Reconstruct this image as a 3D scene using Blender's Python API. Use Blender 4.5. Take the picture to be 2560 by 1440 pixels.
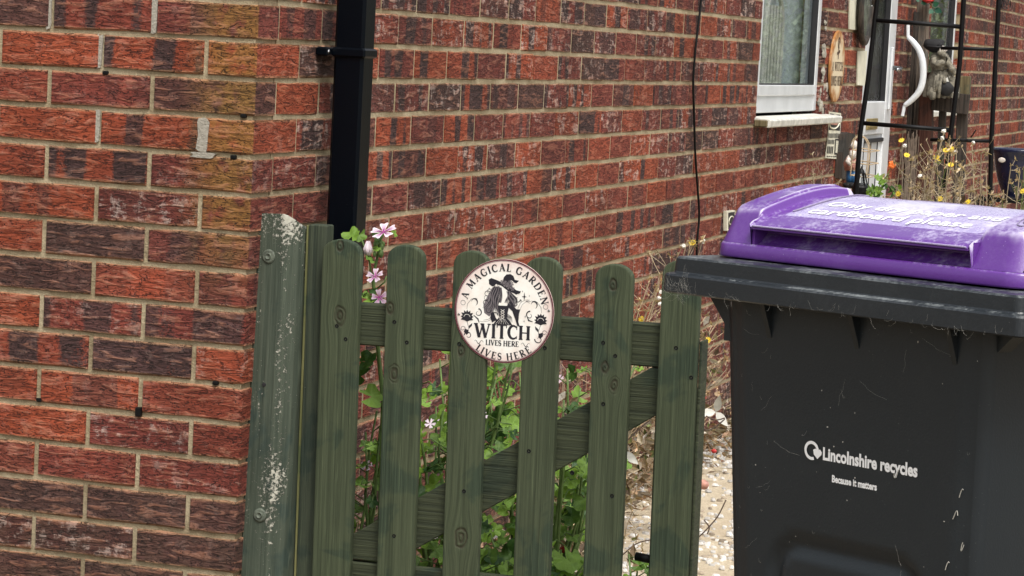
import bpy, bmesh, math, random
from mathutils import Vector, Matrix, Quaternion, noise as mnoise
random.seed(7)
S = bpy.context.scene
COL = S.collection
for o in list(bpy.data.objects): bpy.data.objects.remove(o)
R = math.radians
# ------------------------------------------------------------------ camera
FPX, YAW, PIT, ROL = 6480.75, 0.306898, 0.0934534, 0.052264
CAM = Vector((2.01189, -4.63772, 1.34))
F_ = Vector((-math.sin(YAW)*math.cos(PIT), math.cos(YAW)*math.cos(PIT), -math.sin(PIT)))
r0 = Vector((math.cos(YAW), math.sin(YAW), 0)); u0 = r0.cross(F_)
R_ = r0*math.cos(ROL)+u0*math.sin(ROL); U_ = R_.cross(F_)
cd = bpy.data.cameras.new('camera'); cam = bpy.data.objects.new('camera', cd); COL.objects.link(cam)
cd.sensor_width = 36; cd.lens = 36*FPX/2560; cd.clip_end = 500; cd.clip_start = .05
cam.matrix_world = Matrix(((R_.x, U_.x, -F_.x, CAM.x), (R_.y, U_.y, -F_.y, CAM.y), (R_.z, U_.z, -F_.z, CAM.z), (0, 0, 0, 1)))
S.camera = cam
# ------------------------------------------------------------------ light
SUN_EL, SUN_AZ = 58, 143     # azimuth: direction towards the sun, degrees clockwise from +Y
w = bpy.data.worlds.new('World'); S.world = w; w.use_nodes = True
nt = w.node_tree; bg = nt.nodes['Background']
sky = nt.nodes.new('ShaderNodeTexSky'); sky.sky_type = 'NISHITA'; sky.sun_disc = False
sky.sun_elevation = R(SUN_EL); sky.sun_rotation = R(SUN_AZ); sky.air_density = 1.6; sky.dust_density = 5
hs = nt.nodes.new('ShaderNodeHueSaturation'); hs.inputs['Saturation'].default_value = .3
nt.links.new(sky.outputs[0], hs.inputs['Color']); nt.links.new(hs.outputs[0], bg.inputs[0]); bg.inputs[1].default_value = .125
sd = bpy.data.lights.new('sun', 'SUN'); sun = bpy.data.objects.new('sun', sd); COL.objects.link(sun)
sd.energy = 1.5; sd.angle = R(16); sd.color = (1, .96, .9)
az, el = R(SUN_AZ), R(SUN_EL)
sdir = Vector((math.sin(az)*math.cos(el), math.cos(az)*math.cos(el), math.sin(el)))
sun.rotation_euler = sdir.to_track_quat('Z', 'Y').to_euler()
S.view_settings.view_transform = 'Standard'; S.view_settings.look = 'None'
S.view_settings.exposure = .76; S.view_settings.gamma = 1
S.render.engine = 'CYCLES'

# ------------------------------------------------------------------ helpers
def at(px, py, X=None, Y=None, Z=None):
    """world point seen at a photo pixel, on the plane x=X, y=Y or z=Z"""
    d = F_ + R_*((px-1280)/FPX) - U_*((py-720)/FPX)
    s = (X-CAM.x)/d.x if X is not None else (Y-CAM.y)/d.y if Y is not None else (Z-CAM.z)/d.z
    return CAM + d*s
def tag(o, label=None, cat=None, group=None, kind=None):
    if label: o['label'] = label
    if cat: o['category'] = cat
    if group: o['group'] = group
    if kind: o['kind'] = kind
    return o
def link(name, me, parent=None, mat=None, smooth=False):
    if mat is not None and not me.materials: me.materials.append(mat)
    if smooth:
        for p in me.polygons: p.use_smooth = True
    o = bpy.data.objects.new(name, me); COL.objects.link(o)
    if parent is not None: o.parent = parent
    return o
def empty(name, loc=(0, 0, 0), rot=(0, 0, 0), label=None, cat=None, group=None, parent=None):
    o = bpy.data.objects.new(name, None); COL.objects.link(o)
    o.location = loc; o.rotation_euler = rot; o.empty_display_size = .05
    if parent: o.parent = parent
    return tag(o, label, cat, group)
class MB:
    def __init__(s): s.v = []; s.f = []; s.c = []; s.col = (1, 1, 1, 1)
    def add(s, vs, fs):
        n = len(s.v); s.v += [tuple(v) for v in vs]; s.f += [tuple(i+n for i in f) for f in fs]; s.c += [s.col]*len(fs); return s
    def box(s, x0, x1, y0, y1, z0, z1, b=0.0):
        if b <= 0:
            vs = [(x, y, z) for z in (z0, z1) for y in (y0, y1) for x in (x0, x1)]
            return s.add(vs, [(0, 2, 3, 1), (4, 5, 7, 6), (0, 1, 5, 4), (2, 6, 7, 3), (0, 4, 6, 2), (1, 3, 7, 5)])
        vs = []
        def ring(z, i): return [(x0+i+b, y0+i, z), (x1-i-b, y0+i, z), (x1-i, y0+i+b, z), (x1-i, y1-i-b, z), (x1-i-b, y1-i, z), (x0+i+b, y1-i, z), (x0+i, y1-i-b, z), (x0+i, y0+i+b, z)]
        for z, i in ((z0, b), (z0+b, 0), (z1-b, 0), (z1, b)): vs += ring(z, i)
        fs = [tuple(range(7, -1, -1)), tuple(range(24, 32))]
        for k in range(3):
            for i in range(8): fs.append((k*8+i, k*8+(i+1) % 8, (k+1)*8+(i+1) % 8, (k+1)*8+i))
        return s.add(vs, fs)
    def prism(s, pts, n0, n1, axis='y'):
        """outline pts in 2-D pushed along an axis"""
        def P(a, b, t): return (a, t, b) if axis == 'y' else (t, a, b) if axis == 'x' else (a, b, t)
        n = len(pts); vs = [P(a, b, n0) for a, b in pts]+[P(a, b, n1) for a, b in pts]
        return s.add(vs, [tuple(range(n)), tuple(range(2*n-1, n-1, -1))]+[(i+n, (i+1) % n+n, (i+1) % n, i) for i in range(n)])
    def tube(s, pts, rad, n=6, cap=True):
        pts = [Vector(p) for p in pts]
        if len(pts) < 2: return s
        rad = rad if isinstance(rad, (list, tuple)) else [rad]*len(pts)
        vs = []; prev = None
        for i, p in enumerate(pts):
            t = (pts[min(i+1, len(pts)-1)]-pts[max(i-1, 0)]).normalized()
            a = prev if prev is not None else (Vector((0, 0, 1)) if abs(t.z) < .9 else Vector((1, 0, 0)))
            a = (a-t*a.dot(t)).normalized(); prev = a; b = t.cross(a)
            for k in range(n):
                an = 2*math.pi*k/n; vs.append(p+(a*math.cos(an)+b*math.sin(an))*rad[i])
        fs = [(i*n+k, i*n+(k+1) % n, (i+1)*n+(k+1) % n, (i+1)*n+k) for i in range(len(pts)-1) for k in range(n)]
        if cap: fs += [tuple(range(n-1, -1, -1)), tuple(range((len(pts)-1)*n, len(pts)*n))]
        return s.add(vs, fs)
    def lathe(s, prof, c=(0, 0, 0), n=24, axis='z', a0=0, squash=1):
        vs = []
        for r, h in prof:
            for k in range(n):
                an = 2*math.pi*k/n+a0; x, y = r*math.cos(an), r*math.sin(an)*squash
                vs.append((c[0]+x, c[1]+y, c[2]+h) if axis == 'z' else (c[0]+x, c[1]+h, c[2]+y) if axis == 'y' else (c[0]+h, c[1]+x, c[2]+y))
        fs = [(i*n+k, i*n+(k+1) % n, (i+1)*n+(k+1) % n, (i+1)*n+k) for i in range(len(prof)-1) for k in range(n)]
        return s.add(vs, fs)
    def ball(s, c, r, sc=(1, 1, 1), n=8, m=6, jit=0):
        vs = []; rnd = random.Random(int(c[0]*1e5+c[2]*977))
        for i in range(1, m):
            th = math.pi*i/m
            for k in range(n):
                ph = 2*math.pi*k/n; q = 1+jit*(rnd.random()-.5)
                vs.append((c[0]+r*q*sc[0]*math.sin(th)*math.cos(ph), c[1]+r*q*sc[1]*math.sin(th)*math.sin(ph), c[2]+r*q*sc[2]*math.cos(th)))
        vs += [(c[0], c[1], c[2]+r*sc[2]), (c[0], c[1], c[2]-r*sc[2])]; T = len(vs)-2
        fs = [(i*n+k, (i+1)*n+k, (i+1)*n+(k+1) % n, i*n+(k+1) % n) for i in range(m-2) for k in range(n)]
        fs += [(T, k, (k+1) % n) for k in range(n)]+[(T+1, (m-2)*n+(k+1) % n, (m-2)*n+k) for k in range(n)]
        return s.add(vs, fs)
    def mesh(s, name='mesh', attr=False, recalc=False):
        me = bpy.data.meshes.new(name); me.from_pydata(s.v, [], s.f)
        if attr:
            a = me.color_attributes.new('tint', 'FLOAT_COLOR', 'CORNER'); i = 0
            flat = []
            for f, c in zip(s.f, s.c): flat += list(c)*len(f)
            a.data.foreach_set('color', flat)
        if recalc:
            bm = bmesh.new(); bm.from_mesh(me); bmesh.ops.recalc_face_normals(bm, faces=bm.faces); bm.to_mesh(me); bm.free()
        me.update(); return me
    def build(s, name, mat, parent=None, smooth=False, attr=False, recalc=True):
        return link(name, s.mesh(name, attr, recalc), parent, mat, smooth)
def bevel(o, wd, seg=2):
    m = o.modifiers.new('bevel', 'BEVEL'); m.width = wd; m.segments = seg; m.limit_method = 'ANGLE'; m.angle_limit = R(35)
    return o

# ---- node helper
class NT:
    def __init__(s, name):
        s.m = bpy.data.materials.new(name); s.m.use_nodes = True; s.t = s.m.node_tree; s.n = s.t.nodes; s.b = s.n['Principled BSDF']; s.out = s.n['Material Output']
    def node(s, ty, **kw):
        n = s.n.new(ty)
        for k, v in kw.items(): setattr(n, k, v)
        return n
    def set(s, sock, v):
        if isinstance(v, bpy.types.NodeSocket): s.t.links.new(v, sock)
        elif v is not None:
            if sock.type == 'RGBA' and len(v) == 3: v = (*v, 1)
            sock.default_value = v
    def math(s, op, a, b=None, c=None, clamp=False):
        n = s.node('ShaderNodeMath', operation=op, use_clamp=clamp)
        for i, v in enumerate((a, b, c)):
            if v is not None: s.set(n.inputs[i], v)
        return n.outputs[0]
    def vec(s, op, a, b=None, sc=None):
        n = s.node('ShaderNodeVectorMath', operation=op); s.set(n.inputs[0], a)
        if b is not None: s.set(n.inputs[1], b)
        if sc is not None: s.set(n.inputs['Scale'], sc)
        return n.outputs['Value'] if op in ('LENGTH', 'DISTANCE', 'DOT_PRODUCT') else n.outputs[0]
    def comb(s, x, y, z):
        n = s.node('ShaderNodeCombineXYZ')
        for i, v in enumerate((x, y, z)): s.set(n.inputs[i], v)
        return n.outputs[0]
    def sep(s, v):
        n = s.node('ShaderNodeSeparateXYZ'); s.set(n.inputs[0], v); return n.outputs
    def noise(s, v, scale=5, detail=3, rough=.5, dist=0, dim='3D'):
        n = s.node('ShaderNodeTexNoise', noise_dimensions=dim)
        if v is not None: s.set(n.inputs['W' if dim == '1D' else 'Vector'], v)
        n.inputs['Scale'].default_value = scale; n.inputs['Detail'].default_value = detail; n.inputs['Roughness'].default_value = rough; n.inputs['Distortion'].default_value = dist
        return n.outputs[0]
    def voro(s, v, scale, feature='F1', rnd=1):
        n = s.node('ShaderNodeTexVoronoi', feature=feature); s.set(n.inputs['Vector'], v); n.inputs['Scale'].default_value = scale; n.inputs['Randomness'].default_value = rnd
        return n.outputs
    def ramp(s, v, a, b, c=0, d=1):
        n = s.node('ShaderNodeMapRange', clamp=True, interpolation_type='SMOOTHSTEP'); s.set(n.inputs[0], v)
        for i, k in enumerate((a, b, c, d)): s.set(n.inputs[i+1], k)
        return n.outputs[0]
    def mix(s, f, a, b, mode='MIX'):
        n = s.node('ShaderNodeMix', data_type='RGBA', blend_type=mode); s.set(n.inputs[0], f); s.set(n.inputs[6], a); s.set(n.inputs[7], b); return n.outputs[2]
    def bump(s, h, dist=.002, st=1, nrm=None):
        n = s.node('ShaderNodeBump'); s.set(n.inputs['Height'], h); n.inputs['Distance'].default_value = dist; n.inputs['Strength'].default_value = st
        if nrm is not None: s.set(n.inputs['Normal'], nrm)
        return n.outputs[0]
    def pos(s): return s.node('ShaderNodeNewGeometry').outputs['Position']
    def obj(s): return s.node('ShaderNodeTexCoord').outputs['Object']
    def fin(s, col=None, rough=None, bump=None, metal=None, spec=None):
        if col is not None: s.set(s.b.inputs['Base Color'], col)
        if rough is not None: s.set(s.b.inputs['Roughness'], rough)
        if bump is not None: s.set(s.b.inputs['Normal'], bump)
        if metal is not None: s.b.inputs['Metallic'].default_value = metal
        if spec is not None: s.b.inputs['Specular IOR Level'].default_value = spec
        return s.m
def plain(name, col, rough=.6, metal=0, var=.15, scale=30, bmp=.0005, bscale=200):
    m = NT(name); p = m.pos()
    n = m.noise(p, scale, 4, .6); k = m.ramp(n, .3, .7, 1-var, 1+var)
    c = m.vec('SCALE', col, sc=k)
    return m.fin(c, rough, m.bump(m.noise(p, bscale, 3), bmp) if bmp else None, metal)

# ------------------------------------------------------------------ materials
def brick_material(name, attr):
    m = NT(name); uvn = m.node('ShaderNodeUVMap'); uvn.uv_map = 'uv'; x, y, _ = m.sep(uvn.outputs[0])
    if attr: a = m.node('ShaderNodeAttribute', attribute_name='tint'); colr, al = a.outputs['Color'], a.outputs['Alpha']
    else: a = m.node('ShaderNodeObjectInfo'); colr, al = a.outputs['Color'], a.outputs['Alpha']
    tone, band, seed = m.sep(colr)[0:3]; pale = al
    sd = m.math('MULTIPLY', seed, 57)
    P = m.pos(); px, py, pz = m.sep(P)
    # drag-wire wrinkles
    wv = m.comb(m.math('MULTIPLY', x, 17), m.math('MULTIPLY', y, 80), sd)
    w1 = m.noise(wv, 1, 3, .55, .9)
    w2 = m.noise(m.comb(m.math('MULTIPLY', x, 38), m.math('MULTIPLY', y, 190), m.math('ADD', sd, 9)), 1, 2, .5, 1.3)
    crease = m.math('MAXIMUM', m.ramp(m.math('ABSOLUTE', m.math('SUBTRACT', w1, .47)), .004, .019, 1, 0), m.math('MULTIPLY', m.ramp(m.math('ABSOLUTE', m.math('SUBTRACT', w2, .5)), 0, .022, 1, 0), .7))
    fine = m.noise(P, 420, 3, .6)
    # kiln bands across the brick
    bn = m.noise(m.comb(m.math('ADD', m.math('MULTIPLY', x, 15), m.math('MULTIPLY', sd, 3.7)), m.math('MULTIPLY', y, 1.5), sd), 1, 0)
    bn = m.math('ADD', bn, m.math('MULTIPLY', m.math('SUBTRACT', m.noise(P, 140, 3, .7), .5), .16))
    bmask = m.math('MULTIPLY', m.ramp(bn, .52, .57), band)
    red = m.mix(m.noise(m.vec('ADD', P, m.comb(sd, sd, 0)), 26, 4, .6), (.245, .045, .021), (.41, .094, .042))
    mid = m.mix(m.noise(P, 60, 3), (.16, .034, .026), (.245, .060, .044))
    dark = m.mix(m.noise(P, 75, 4, .65), (.060, .030, .028), (.125, .062, .048))
    c = m.mix(m.ramp(tone, .05, .5), red, mid); c = m.mix(m.ramp(tone, .5, .95), c, dark)
    c = m.mix(bmask, c, m.mix(m.noise(P, 90, 3), (.050, .028, .030), (.105, .052, .045)))
    # efflorescence
    pm = m.math('MULTIPLY', m.ramp(m.math('ADD', m.noise(m.comb(m.math('MULTIPLY', x, 42), m.math('MULTIPLY', y, 30), sd), 1, 4, .75), m.math('MULTIPLY', m.math('SUBTRACT', w1, .5), .6)), .50, .70), pale)
    c = m.mix(pm, c, (.55, .43, .38))
    # ochre algae stain on the corner arris and pale lime on top edges
    gr_ = m.ramp(m.noise(P, 2.6, 4, .6), .38, .66, .72, 1.12); c = m.vec('SCALE', c, sc=gr_)
    st = m.math('MULTIPLY', m.ramp(px, -.17, -.06), m.ramp(pz, .78, 1.0))
    st = m.math('MULTIPLY', st, m.ramp(m.noise(P, 32, 3, .6), .28, .55)); st = m.math('MULTIPLY', st, m.ramp(py, .002, .006, 1, 0))
    c = m.mix(m.math('MULTIPLY', st, .72), c, m.mix(m.noise(P, 120, 3), (.20, .105, .022), (.32, .175, .045)))
    low = m.math('MULTIPLY', m.ramp(pz, .12, .5, 1, 0), m.ramp(m.noise(P, 18, 4), .35, .65))
    c = m.mix(m.math('MULTIPLY', low, .45), c, (.12, .085, .055))
    edge = m.math('ABSOLUTE', m.math('SUBTRACT', y, .0325))
    em = m.math('MULTIPLY', m.ramp(m.math('ADD', edge, m.math('MULTIPLY', fine, .010)), .032, .0375), .6)
    c = m.mix(em, c, (.42, .24, .13))
    c = m.mix(m.math('MULTIPLY', crease, .95), c, m.mix(.82, c, (.012, .007, .006)))  # shade inside the creases is painted into the colour
    hi = m.ramp(w1, .53, .66); c = m.mix(m.math('MULTIPLY', hi, .3), c, (.50, .22, .13))  # wrinkle crests painted paler as highlights
    v = m.voro(P, 155)[0]; sp = m.math('MULTIPLY', m.ramp(v, .13, .24, 1, 0), m.ramp(m.noise(P, 24, 2), .44, .54))
    c = m.mix(m.math('MULTIPLY', sp, .9), c, (.014, .012, .014))
    h = m.math('SUBTRACT', m.math('ADD', m.math('MULTIPLY', w1, 1.1), m.math('MULTIPLY', fine, .3)), m.math('ADD', m.math('MULTIPLY', crease, .55), m.math('MULTIPLY', sp, .5)))
    return m.fin(c, .85, m.bump(h, .0075, 1), spec=.25)
M = {}
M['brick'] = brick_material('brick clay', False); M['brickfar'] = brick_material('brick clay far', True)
def mortar_mat():
    m = NT('mortar'); P = m.pos(); n = m.noise(P, 340, 4, .7); g = m.noise(P, 8, 4, .6)
    c = m.mix(m.ramp(g, .35, .65), (.34, .27, .165), (.54, .45, .30)); c = m.mix(m.ramp(n, .42, .7), m.vec('SCALE', c, sc=.72), c)
    z = m.sep(P)[2]; c = m.mix(m.ramp(z, .1, .45, .5, 0), c, (.17, .14, .09))
    return m.fin(c, .95, m.bump(m.math('ADD', n, m.math('MULTIPLY', m.noise(P, 90, 3), 1.4)), .003), spec=.2)
M['mortar'] = mortar_mat()
def wood_mat(name, c0, c1, knots=(), origin=None, axis='z', flake=0, dirt=.4, streak=1.0, patch=None):
    m = NT(name); tc = m.node('ShaderNodeTexCoord')
    if origin is not None: tc.object = origin
    v = tc.outputs['Object']; x, y, z = m.sep(v)
    if axis == 'x': x, z = z, x
    km = None
    for kx, kz, kr in knots:
        dx = m.math('SUBTRACT', x, kx); dz = m.math('MULTIPLY', m.math('SUBTRACT', z, kz), .62)
        d = m.math('SQRT', m.math('ADD', m.math('MULTIPLY', dx, dx), m.math('MULTIPLY', dz, dz)))
        g = m.math('EXPONENT', m.math('MULTIPLY', m.math('MULTIPLY', d, d), -1/(kr*1.6)**2))
        x = m.math('SUBTRACT', x, m.math('MULTIPLY', m.math('MULTIPLY', dx, g), .75))
        e = m.math('ADD', d, m.math('MULTIPLY', m.noise(v, 60, 2), kr*.5))
        ring = m.math('MULTIPLY', m.ramp(e, kr*.9, kr*1.25, 1, 0), m.math('ADD', .62, m.math('MULTIPLY', m.math('SINE', m.math('MULTIPLY', e, 900)), .38)))
        km = ring if km is None else m.math('MAXIMUM', km, ring)
    oi = m.node('ShaderNodeObjectInfo').outputs['Random']
    gv = m.comb(m.math('MULTIPLY', x, 130*streak), m.math('MULTIPLY', y, 60), m.math('ADD', m.math('MULTIPLY', z, 2.6), m.math('MULTIPLY', oi, 31)))
    g1 = m.noise(gv, 1, 5, .62, .35); g2 = m.noise(m.comb(m.math('MULTIPLY', x, 420), y, m.math('MULTIPLY', z, 9)), 1, 2)
    big = m.noise(v, 7, 4, .6, .5)
    c = m.mix(m.ramp(g1, .34, .66), c0, c1)
    c = m.mix(m.ramp(big, .52, .6), c, m.vec('MULTIPLY', c, (.62, .74, .82)))
    c = m.mix(m.ramp(g2, .58, .74, 0, .5), c, m.vec('SCALE', c1, sc=1.9))
    c = m.mix(m.ramp(g1, .26, .36, dirt, 0), c, (.012, .014, .009))
    if km is not None: c = m.mix(m.math('MULTIPLY', km, .72), c, (.030, .024, .014))
    h = m.math('ADD', g1, m.math('MULTIPLY', g2, .25))
    if km is not None: h = m.math('SUBTRACT', h, m.math('MULTIPLY', km, .6))
    if patch is not None: # repainted darker area
        c = m.mix(patch(m, x, y, z, v), c, (.018, .026, .020))
    if flake:
        f = m.noise(v, 150, 5, .75); mk = m.noise(m.vec('MULTIPLY', v, (1, 1, .35)), 16, 3, .6)
        fm = m.math('ADD', m.math('MULTIPLY', m.math('SUBTRACT', mk, .5), .75), f)
        if flake > 1:
            # paint has worn off at the head and along the arris
            top = m.ramp(z, .86, .99, 0, .13); ar = m.math('MULTIPLY', m.ramp(m.math('ABSOLUTE', m.math('SUBTRACT', m.sep(v)[0], .060)), 0, .02, 1, 0), .10)
            fm = m.math('ADD', fm, m.math('ADD', top, ar)); lo = .638
        else: lo = .76
        fm = m.ramp(fm, lo, lo+.045)
        c = m.mix(m.math('MULTIPLY', fm, .85), c, m.mix(m.noise(v, 200, 3), (.34, .33, .27), (.62, .60, .52)))
        h = m.math('ADD', h, m.math('MULTIPLY', fm, .7))
    return m.fin(c, .75, m.bump(h, .0028), spec=.25)
def plastic_mat(name, c0, rough, dust_sheen=.2, dust_sheen_col=(.3, .3, .29), bscale=300, bmp=.00025, coat=0, UP=1.6, worn=0):
    m = NT(name); P = m.pos(); z = m.sep(m.node('ShaderNodeNewGeometry').outputs['Normal'])[2]
    n = m.noise(P, 9, 5, .65); n2 = m.noise(P, 160, 4, .7)
    d = m.math('MULTIPLY', m.ramp(m.math('ADD', n, m.math('MULTIPLY', m.math('SUBTRACT', n2, .5), .7)), .42, .72), dust_sheen)
    d = m.math('MULTIPLY', d, m.ramp(z, .35, .93, .10, UP), clamp=True)  # upward faces paler: dust, with sky sheen painted in
    v = m.voro(P, 130)[0]; sp = m.math('MULTIPLY', m.ramp(v, .05, .11, 1, 0), m.ramp(m.noise(P, 14, 3), .52, .62, 0, .5))
    c = m.mix(m.math('MAXIMUM', d, sp), c0, dust_sheen_col)
    if worn: c = m.mix(m.ramp(m.node('ShaderNodeNewGeometry').outputs['Pointiness'], .512, .56, 0, worn), c, (.62, .58, .72))
    m.set(m.b.inputs['Roughness'], m.math('ADD', rough, m.math('MULTIPLY', d, .35)))
    if coat: m.b.inputs['Coat Weight'].default_value = coat; m.b.inputs['Coat Roughness'].default_value = .18
    return m.fin(c, None, m.bump(m.noise(P, bscale, 3), bmp))
M['bin'] = plastic_mat('bin black plastic', (.0100, .0148, .0190), .46, .22, (.11, .115, .11))
M['rim'] = plastic_mat('bin rim plastic', (.013, .0165, .0205), .34, .34, (.17, .185, .19), UP=3)  # strong UP: pale dust also paints the ledge's highlight line
M['lid'] = plastic_mat('bin purple plastic', (.105, .026, .235), .34, .30, (.48, .44, .60), coat=.3, UP=2.6, worn=.75)  # pale top is dust plus sky sheen put into the colour
M['lid_plain'] = plastic_mat('bin purple plastic plain', (.105, .026, .235), .34, .30, (.48, .44, .60), coat=.3, UP=2.0)
M['label'] = plastic_mat('label film', (.33, .27, .49), .24, .5, (.56, .54, .66), coat=.5, UP=1.9)  # pale film colour also paints in the glare on the lid
M['white_print'] = plain('white print', (.8, .8, .8), .5, bmp=0, var=.05)
M['pipe'] = plastic_mat('black pipe plastic', (.0010, .0022, .0042), .30, .03, (.08, .08, .08))
M['pipe'].node_tree.nodes['Principled BSDF'].inputs['Specular IOR Level'].default_value = .12
M['black'] = plain('black metal', (.0035, .0035, .004), .45, var=.2, bmp=.0003)
M['cable'] = plain('black cable', (.004, .004, .004), .5, bmp=0)
for k_ in ('black', 'cable'): M[k_].node_tree.nodes['Principled BSDF'].inputs['Specular IOR Level'].default_value = .18; 
M['upvc'] = plain('white pvc', (.60, .62, .64), .3, var=.07, scale=9, bmp=0)
M['upvcold'] = plain('weathered white pvc', (.56, .55, .50), .45, var=.2, scale=22, bmp=.0004)
M['gasket'] = plain('rubber gasket', (.01, .01, .012), .6, bmp=0)
M['cream'] = plain('cream board', (.62, .6, .48), .6, var=.12, scale=15)
M['zinc'] = plain('painted steel washer', (.085, .10, .075), .7, 0, var=.35, scale=160)
M['chrome'] = plain('satin metal', (.35, .35, .36), .25, 1, bmp=0)
M['brass'] = plain('old brass', (.45, .36, .17), .4, .7, bmp=0)
M['darkwood'] = wood_mat('dark rotten wood', (.020, .016, .013), (.055, .042, .034), flake=0)
M['greywood'] = wood_mat('weathered grey post', (.055, .042, .034), (.17, .135, .105), streak=.8)
M['brownwood'] = wood_mat('brown painted post', (.045, .017, .012), (.085, .036, .026), flake=1)
M['mosswood'] = wood_mat('mossy stake', (.09, .07, .035), (.16, .13, .07))
M['burlap'] = plain('grey burlap', (.17, .155, .12), .95, var=.5, scale=45, bmp=.004, bscale=160)
M['blackcloth'] = plain('black cloth', (.007, .007, .008), .8, bmp=.001)
M['bluecloth'] = plain('blue painted resin', (.03, .13, .30), .5)
M['skinpink'] = plain('painted pink resin', (.45, .22, .17), .5, var=.35, scale=70)
M['whiteresin'] = plain('painted white resin', (.55, .5, .45), .6, var=.3, scale=60)
M['wire'] = plain('rusty cream wire', (.42, .32, .2), .6, .2, var=.3)
M['pot'] = plain('dark blue glazed ceramic', (.008, .011, .035), .16, var=.3, bmp=0)
M['glass2mirror'] = plain('old mirror glass', (.55, .57, .56), .12, .9, var=.5, scale=25)
M['curtain'] = plain('net curtain', (.40, .455, .475), .9, var=.1, bmp=0)
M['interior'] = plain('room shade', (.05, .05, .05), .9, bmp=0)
def glass_mat(name='window glass', rough=.0, tint=(.95, .97, .97), wavy=0):
    m = NT(name); t = m.t
    tr = m.node('ShaderNodeBsdfTransparent'); tr.inputs[0].default_value = (*tint, 1)
    gl = m.node('ShaderNodeBsdfGlossy'); gl.inputs[0].default_value = (.9, .92, .93, 1); gl.inputs['Roughness'].default_value = rough
    fr = m.node('ShaderNodeFresnel'); m.set(fr.inputs[0], m.math('SUBTRACT', 1.5, m.math('MULTIPLY', m.node('ShaderNodeNewGeometry').outputs['Backfacing'], 1.5-1/1.5))); mx = m.node('ShaderNodeMixShader')
    if wavy: m.set(gl.inputs['Normal'], m.bump(m.noise(m.vec('MULTIPLY', m.pos(), (1, 1, .25)), 60, 3, .6, .8), wavy))
    t.links.new(fr.outputs[0], mx.inputs[0]); t.links.new(tr.outputs[0], mx.inputs[1]); t.links.new(gl.outputs[0], mx.inputs[2]); t.links.new(mx.outputs[0], m.out.inputs[0])
    return m.m
M['glass'] = glass_mat(); M['glass2'] = glass_mat('obscured glass', .12, (.35, .38, .38), .004)
def leaf_mat(name, c0, c1, attr=False, trans=.35, rough=.5, vein=True):
    m = NT(name); P = m.pos()
    rnd = m.node('ShaderNodeObjectInfo').outputs['Random']
    n = m.noise(P, 70, 4, .6)
    f = m.math('ADD', m.math('MULTIPLY', n, .45), m.math('MULTIPLY', rnd, .75))
    c = m.mix(m.ramp(f, .2, .85), c0, c1)
    if attr: c = m.vec('MULTIPLY', c, m.node('ShaderNodeAttribute', attribute_name='tint').outputs['Color'])
    m.fin(c, rough, m.bump(m.noise(P, 260, 3), .0012), spec=.35)
    tl = m.node('ShaderNodeBsdfTranslucent'); m.set(tl.inputs[0], m.vec('MULTIPLY', c, (1.2, 1.25, .6))); mx = m.node('ShaderNodeMixShader'); mx.inputs[0].default_value = trans
    m.t.links.new(m.b.outputs[0], mx.inputs[1]); m.t.links.new(tl.outputs[0], mx.inputs[2]); m.t.links.new(mx.outputs[0], m.out.inputs[0])
    return m.m
M['mallow'] = leaf_mat('mallow leaf', (.028, .075, .018), (.20, .34, .055))
M['stem'] = plain('green stem', (.09, .15, .035), .6, var=.3, scale=25, bmp=0)
M['dry'] = leaf_mat('dry plant', (.62, .62, .62), (1.05, 1.02, 1), attr=True, trans=.2, rough=.8)
M['petal'] = leaf_mat('mallow petal', (.72, .54, .70), (.84, .72, .84), trans=.3)
M['petalvein'] = plain('petal vein', (.36, .04, .26), .6, bmp=0)
M['yellow'] = plain('yellow petal', (.62, .45, .03), .6, bmp=0)
M['fluff'] = plain('white seed fluff', (.72, .70, .64), .95, bmp=0)
M['red'] = plain('red petal', (.42, .02, .02), .5, bmp=0)
M['orange'] = plain('orange petal', (.75, .17, .03), .5, bmp=0)
M['roseleaf'] = leaf_mat('cloth rose leaf', (.01, .06, .035), (.025, .11, .06), trans=.1)
M['web'] = plain('cobweb', (.36, .35, .31), .8, bmp=0)

# ------------------------------------------------------------------ ground
def ground_mat():
    m = NT('garden soil'); P = m.pos(); n = m.noise(P, 45, 5, .7); g = m.noise(P, 3, 4)
    c = m.mix(m.ramp(n, .3, .7), (.09, .06, .035), (.24, .18, .11)); c = m.mix(m.ramp(g, .4, .6, 0, .5), c, (.3, .25, .17))
    return m.fin(c, .95, m.bump(n, .02))
def path_mat():
    m = NT('sandy path'); P = m.pos(); n = m.noise(P, 160, 5, .75); g = m.noise(P, 6, 4)
    c = m.mix(m.ramp(n, .35, .7), (.46, .38, .26), (.70, .61, .46)); c = m.mix(m.ramp(g, .45, .6, 0, .4), c, (.45, .36, .25))
    return m.fin(c, .95, m.bump(n, .006))
g = MB(); N = 60
g.add([(-60, -60, 0), (60, -60, 0), (60, 90, 0), (-60, 90, 0)], [(0, 1, 2, 3)])
tag(g.build('ground', ground_mat()), kind='structure')
pm = MB(); pm.add([(.10, -.4, .004), (2.4, -.4, .004), (2.4, 12, .004), (.10, 12, .004)], [(0, 1, 2, 3)])
tag(pm.build('path', path_mat()), kind='structure')

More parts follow.
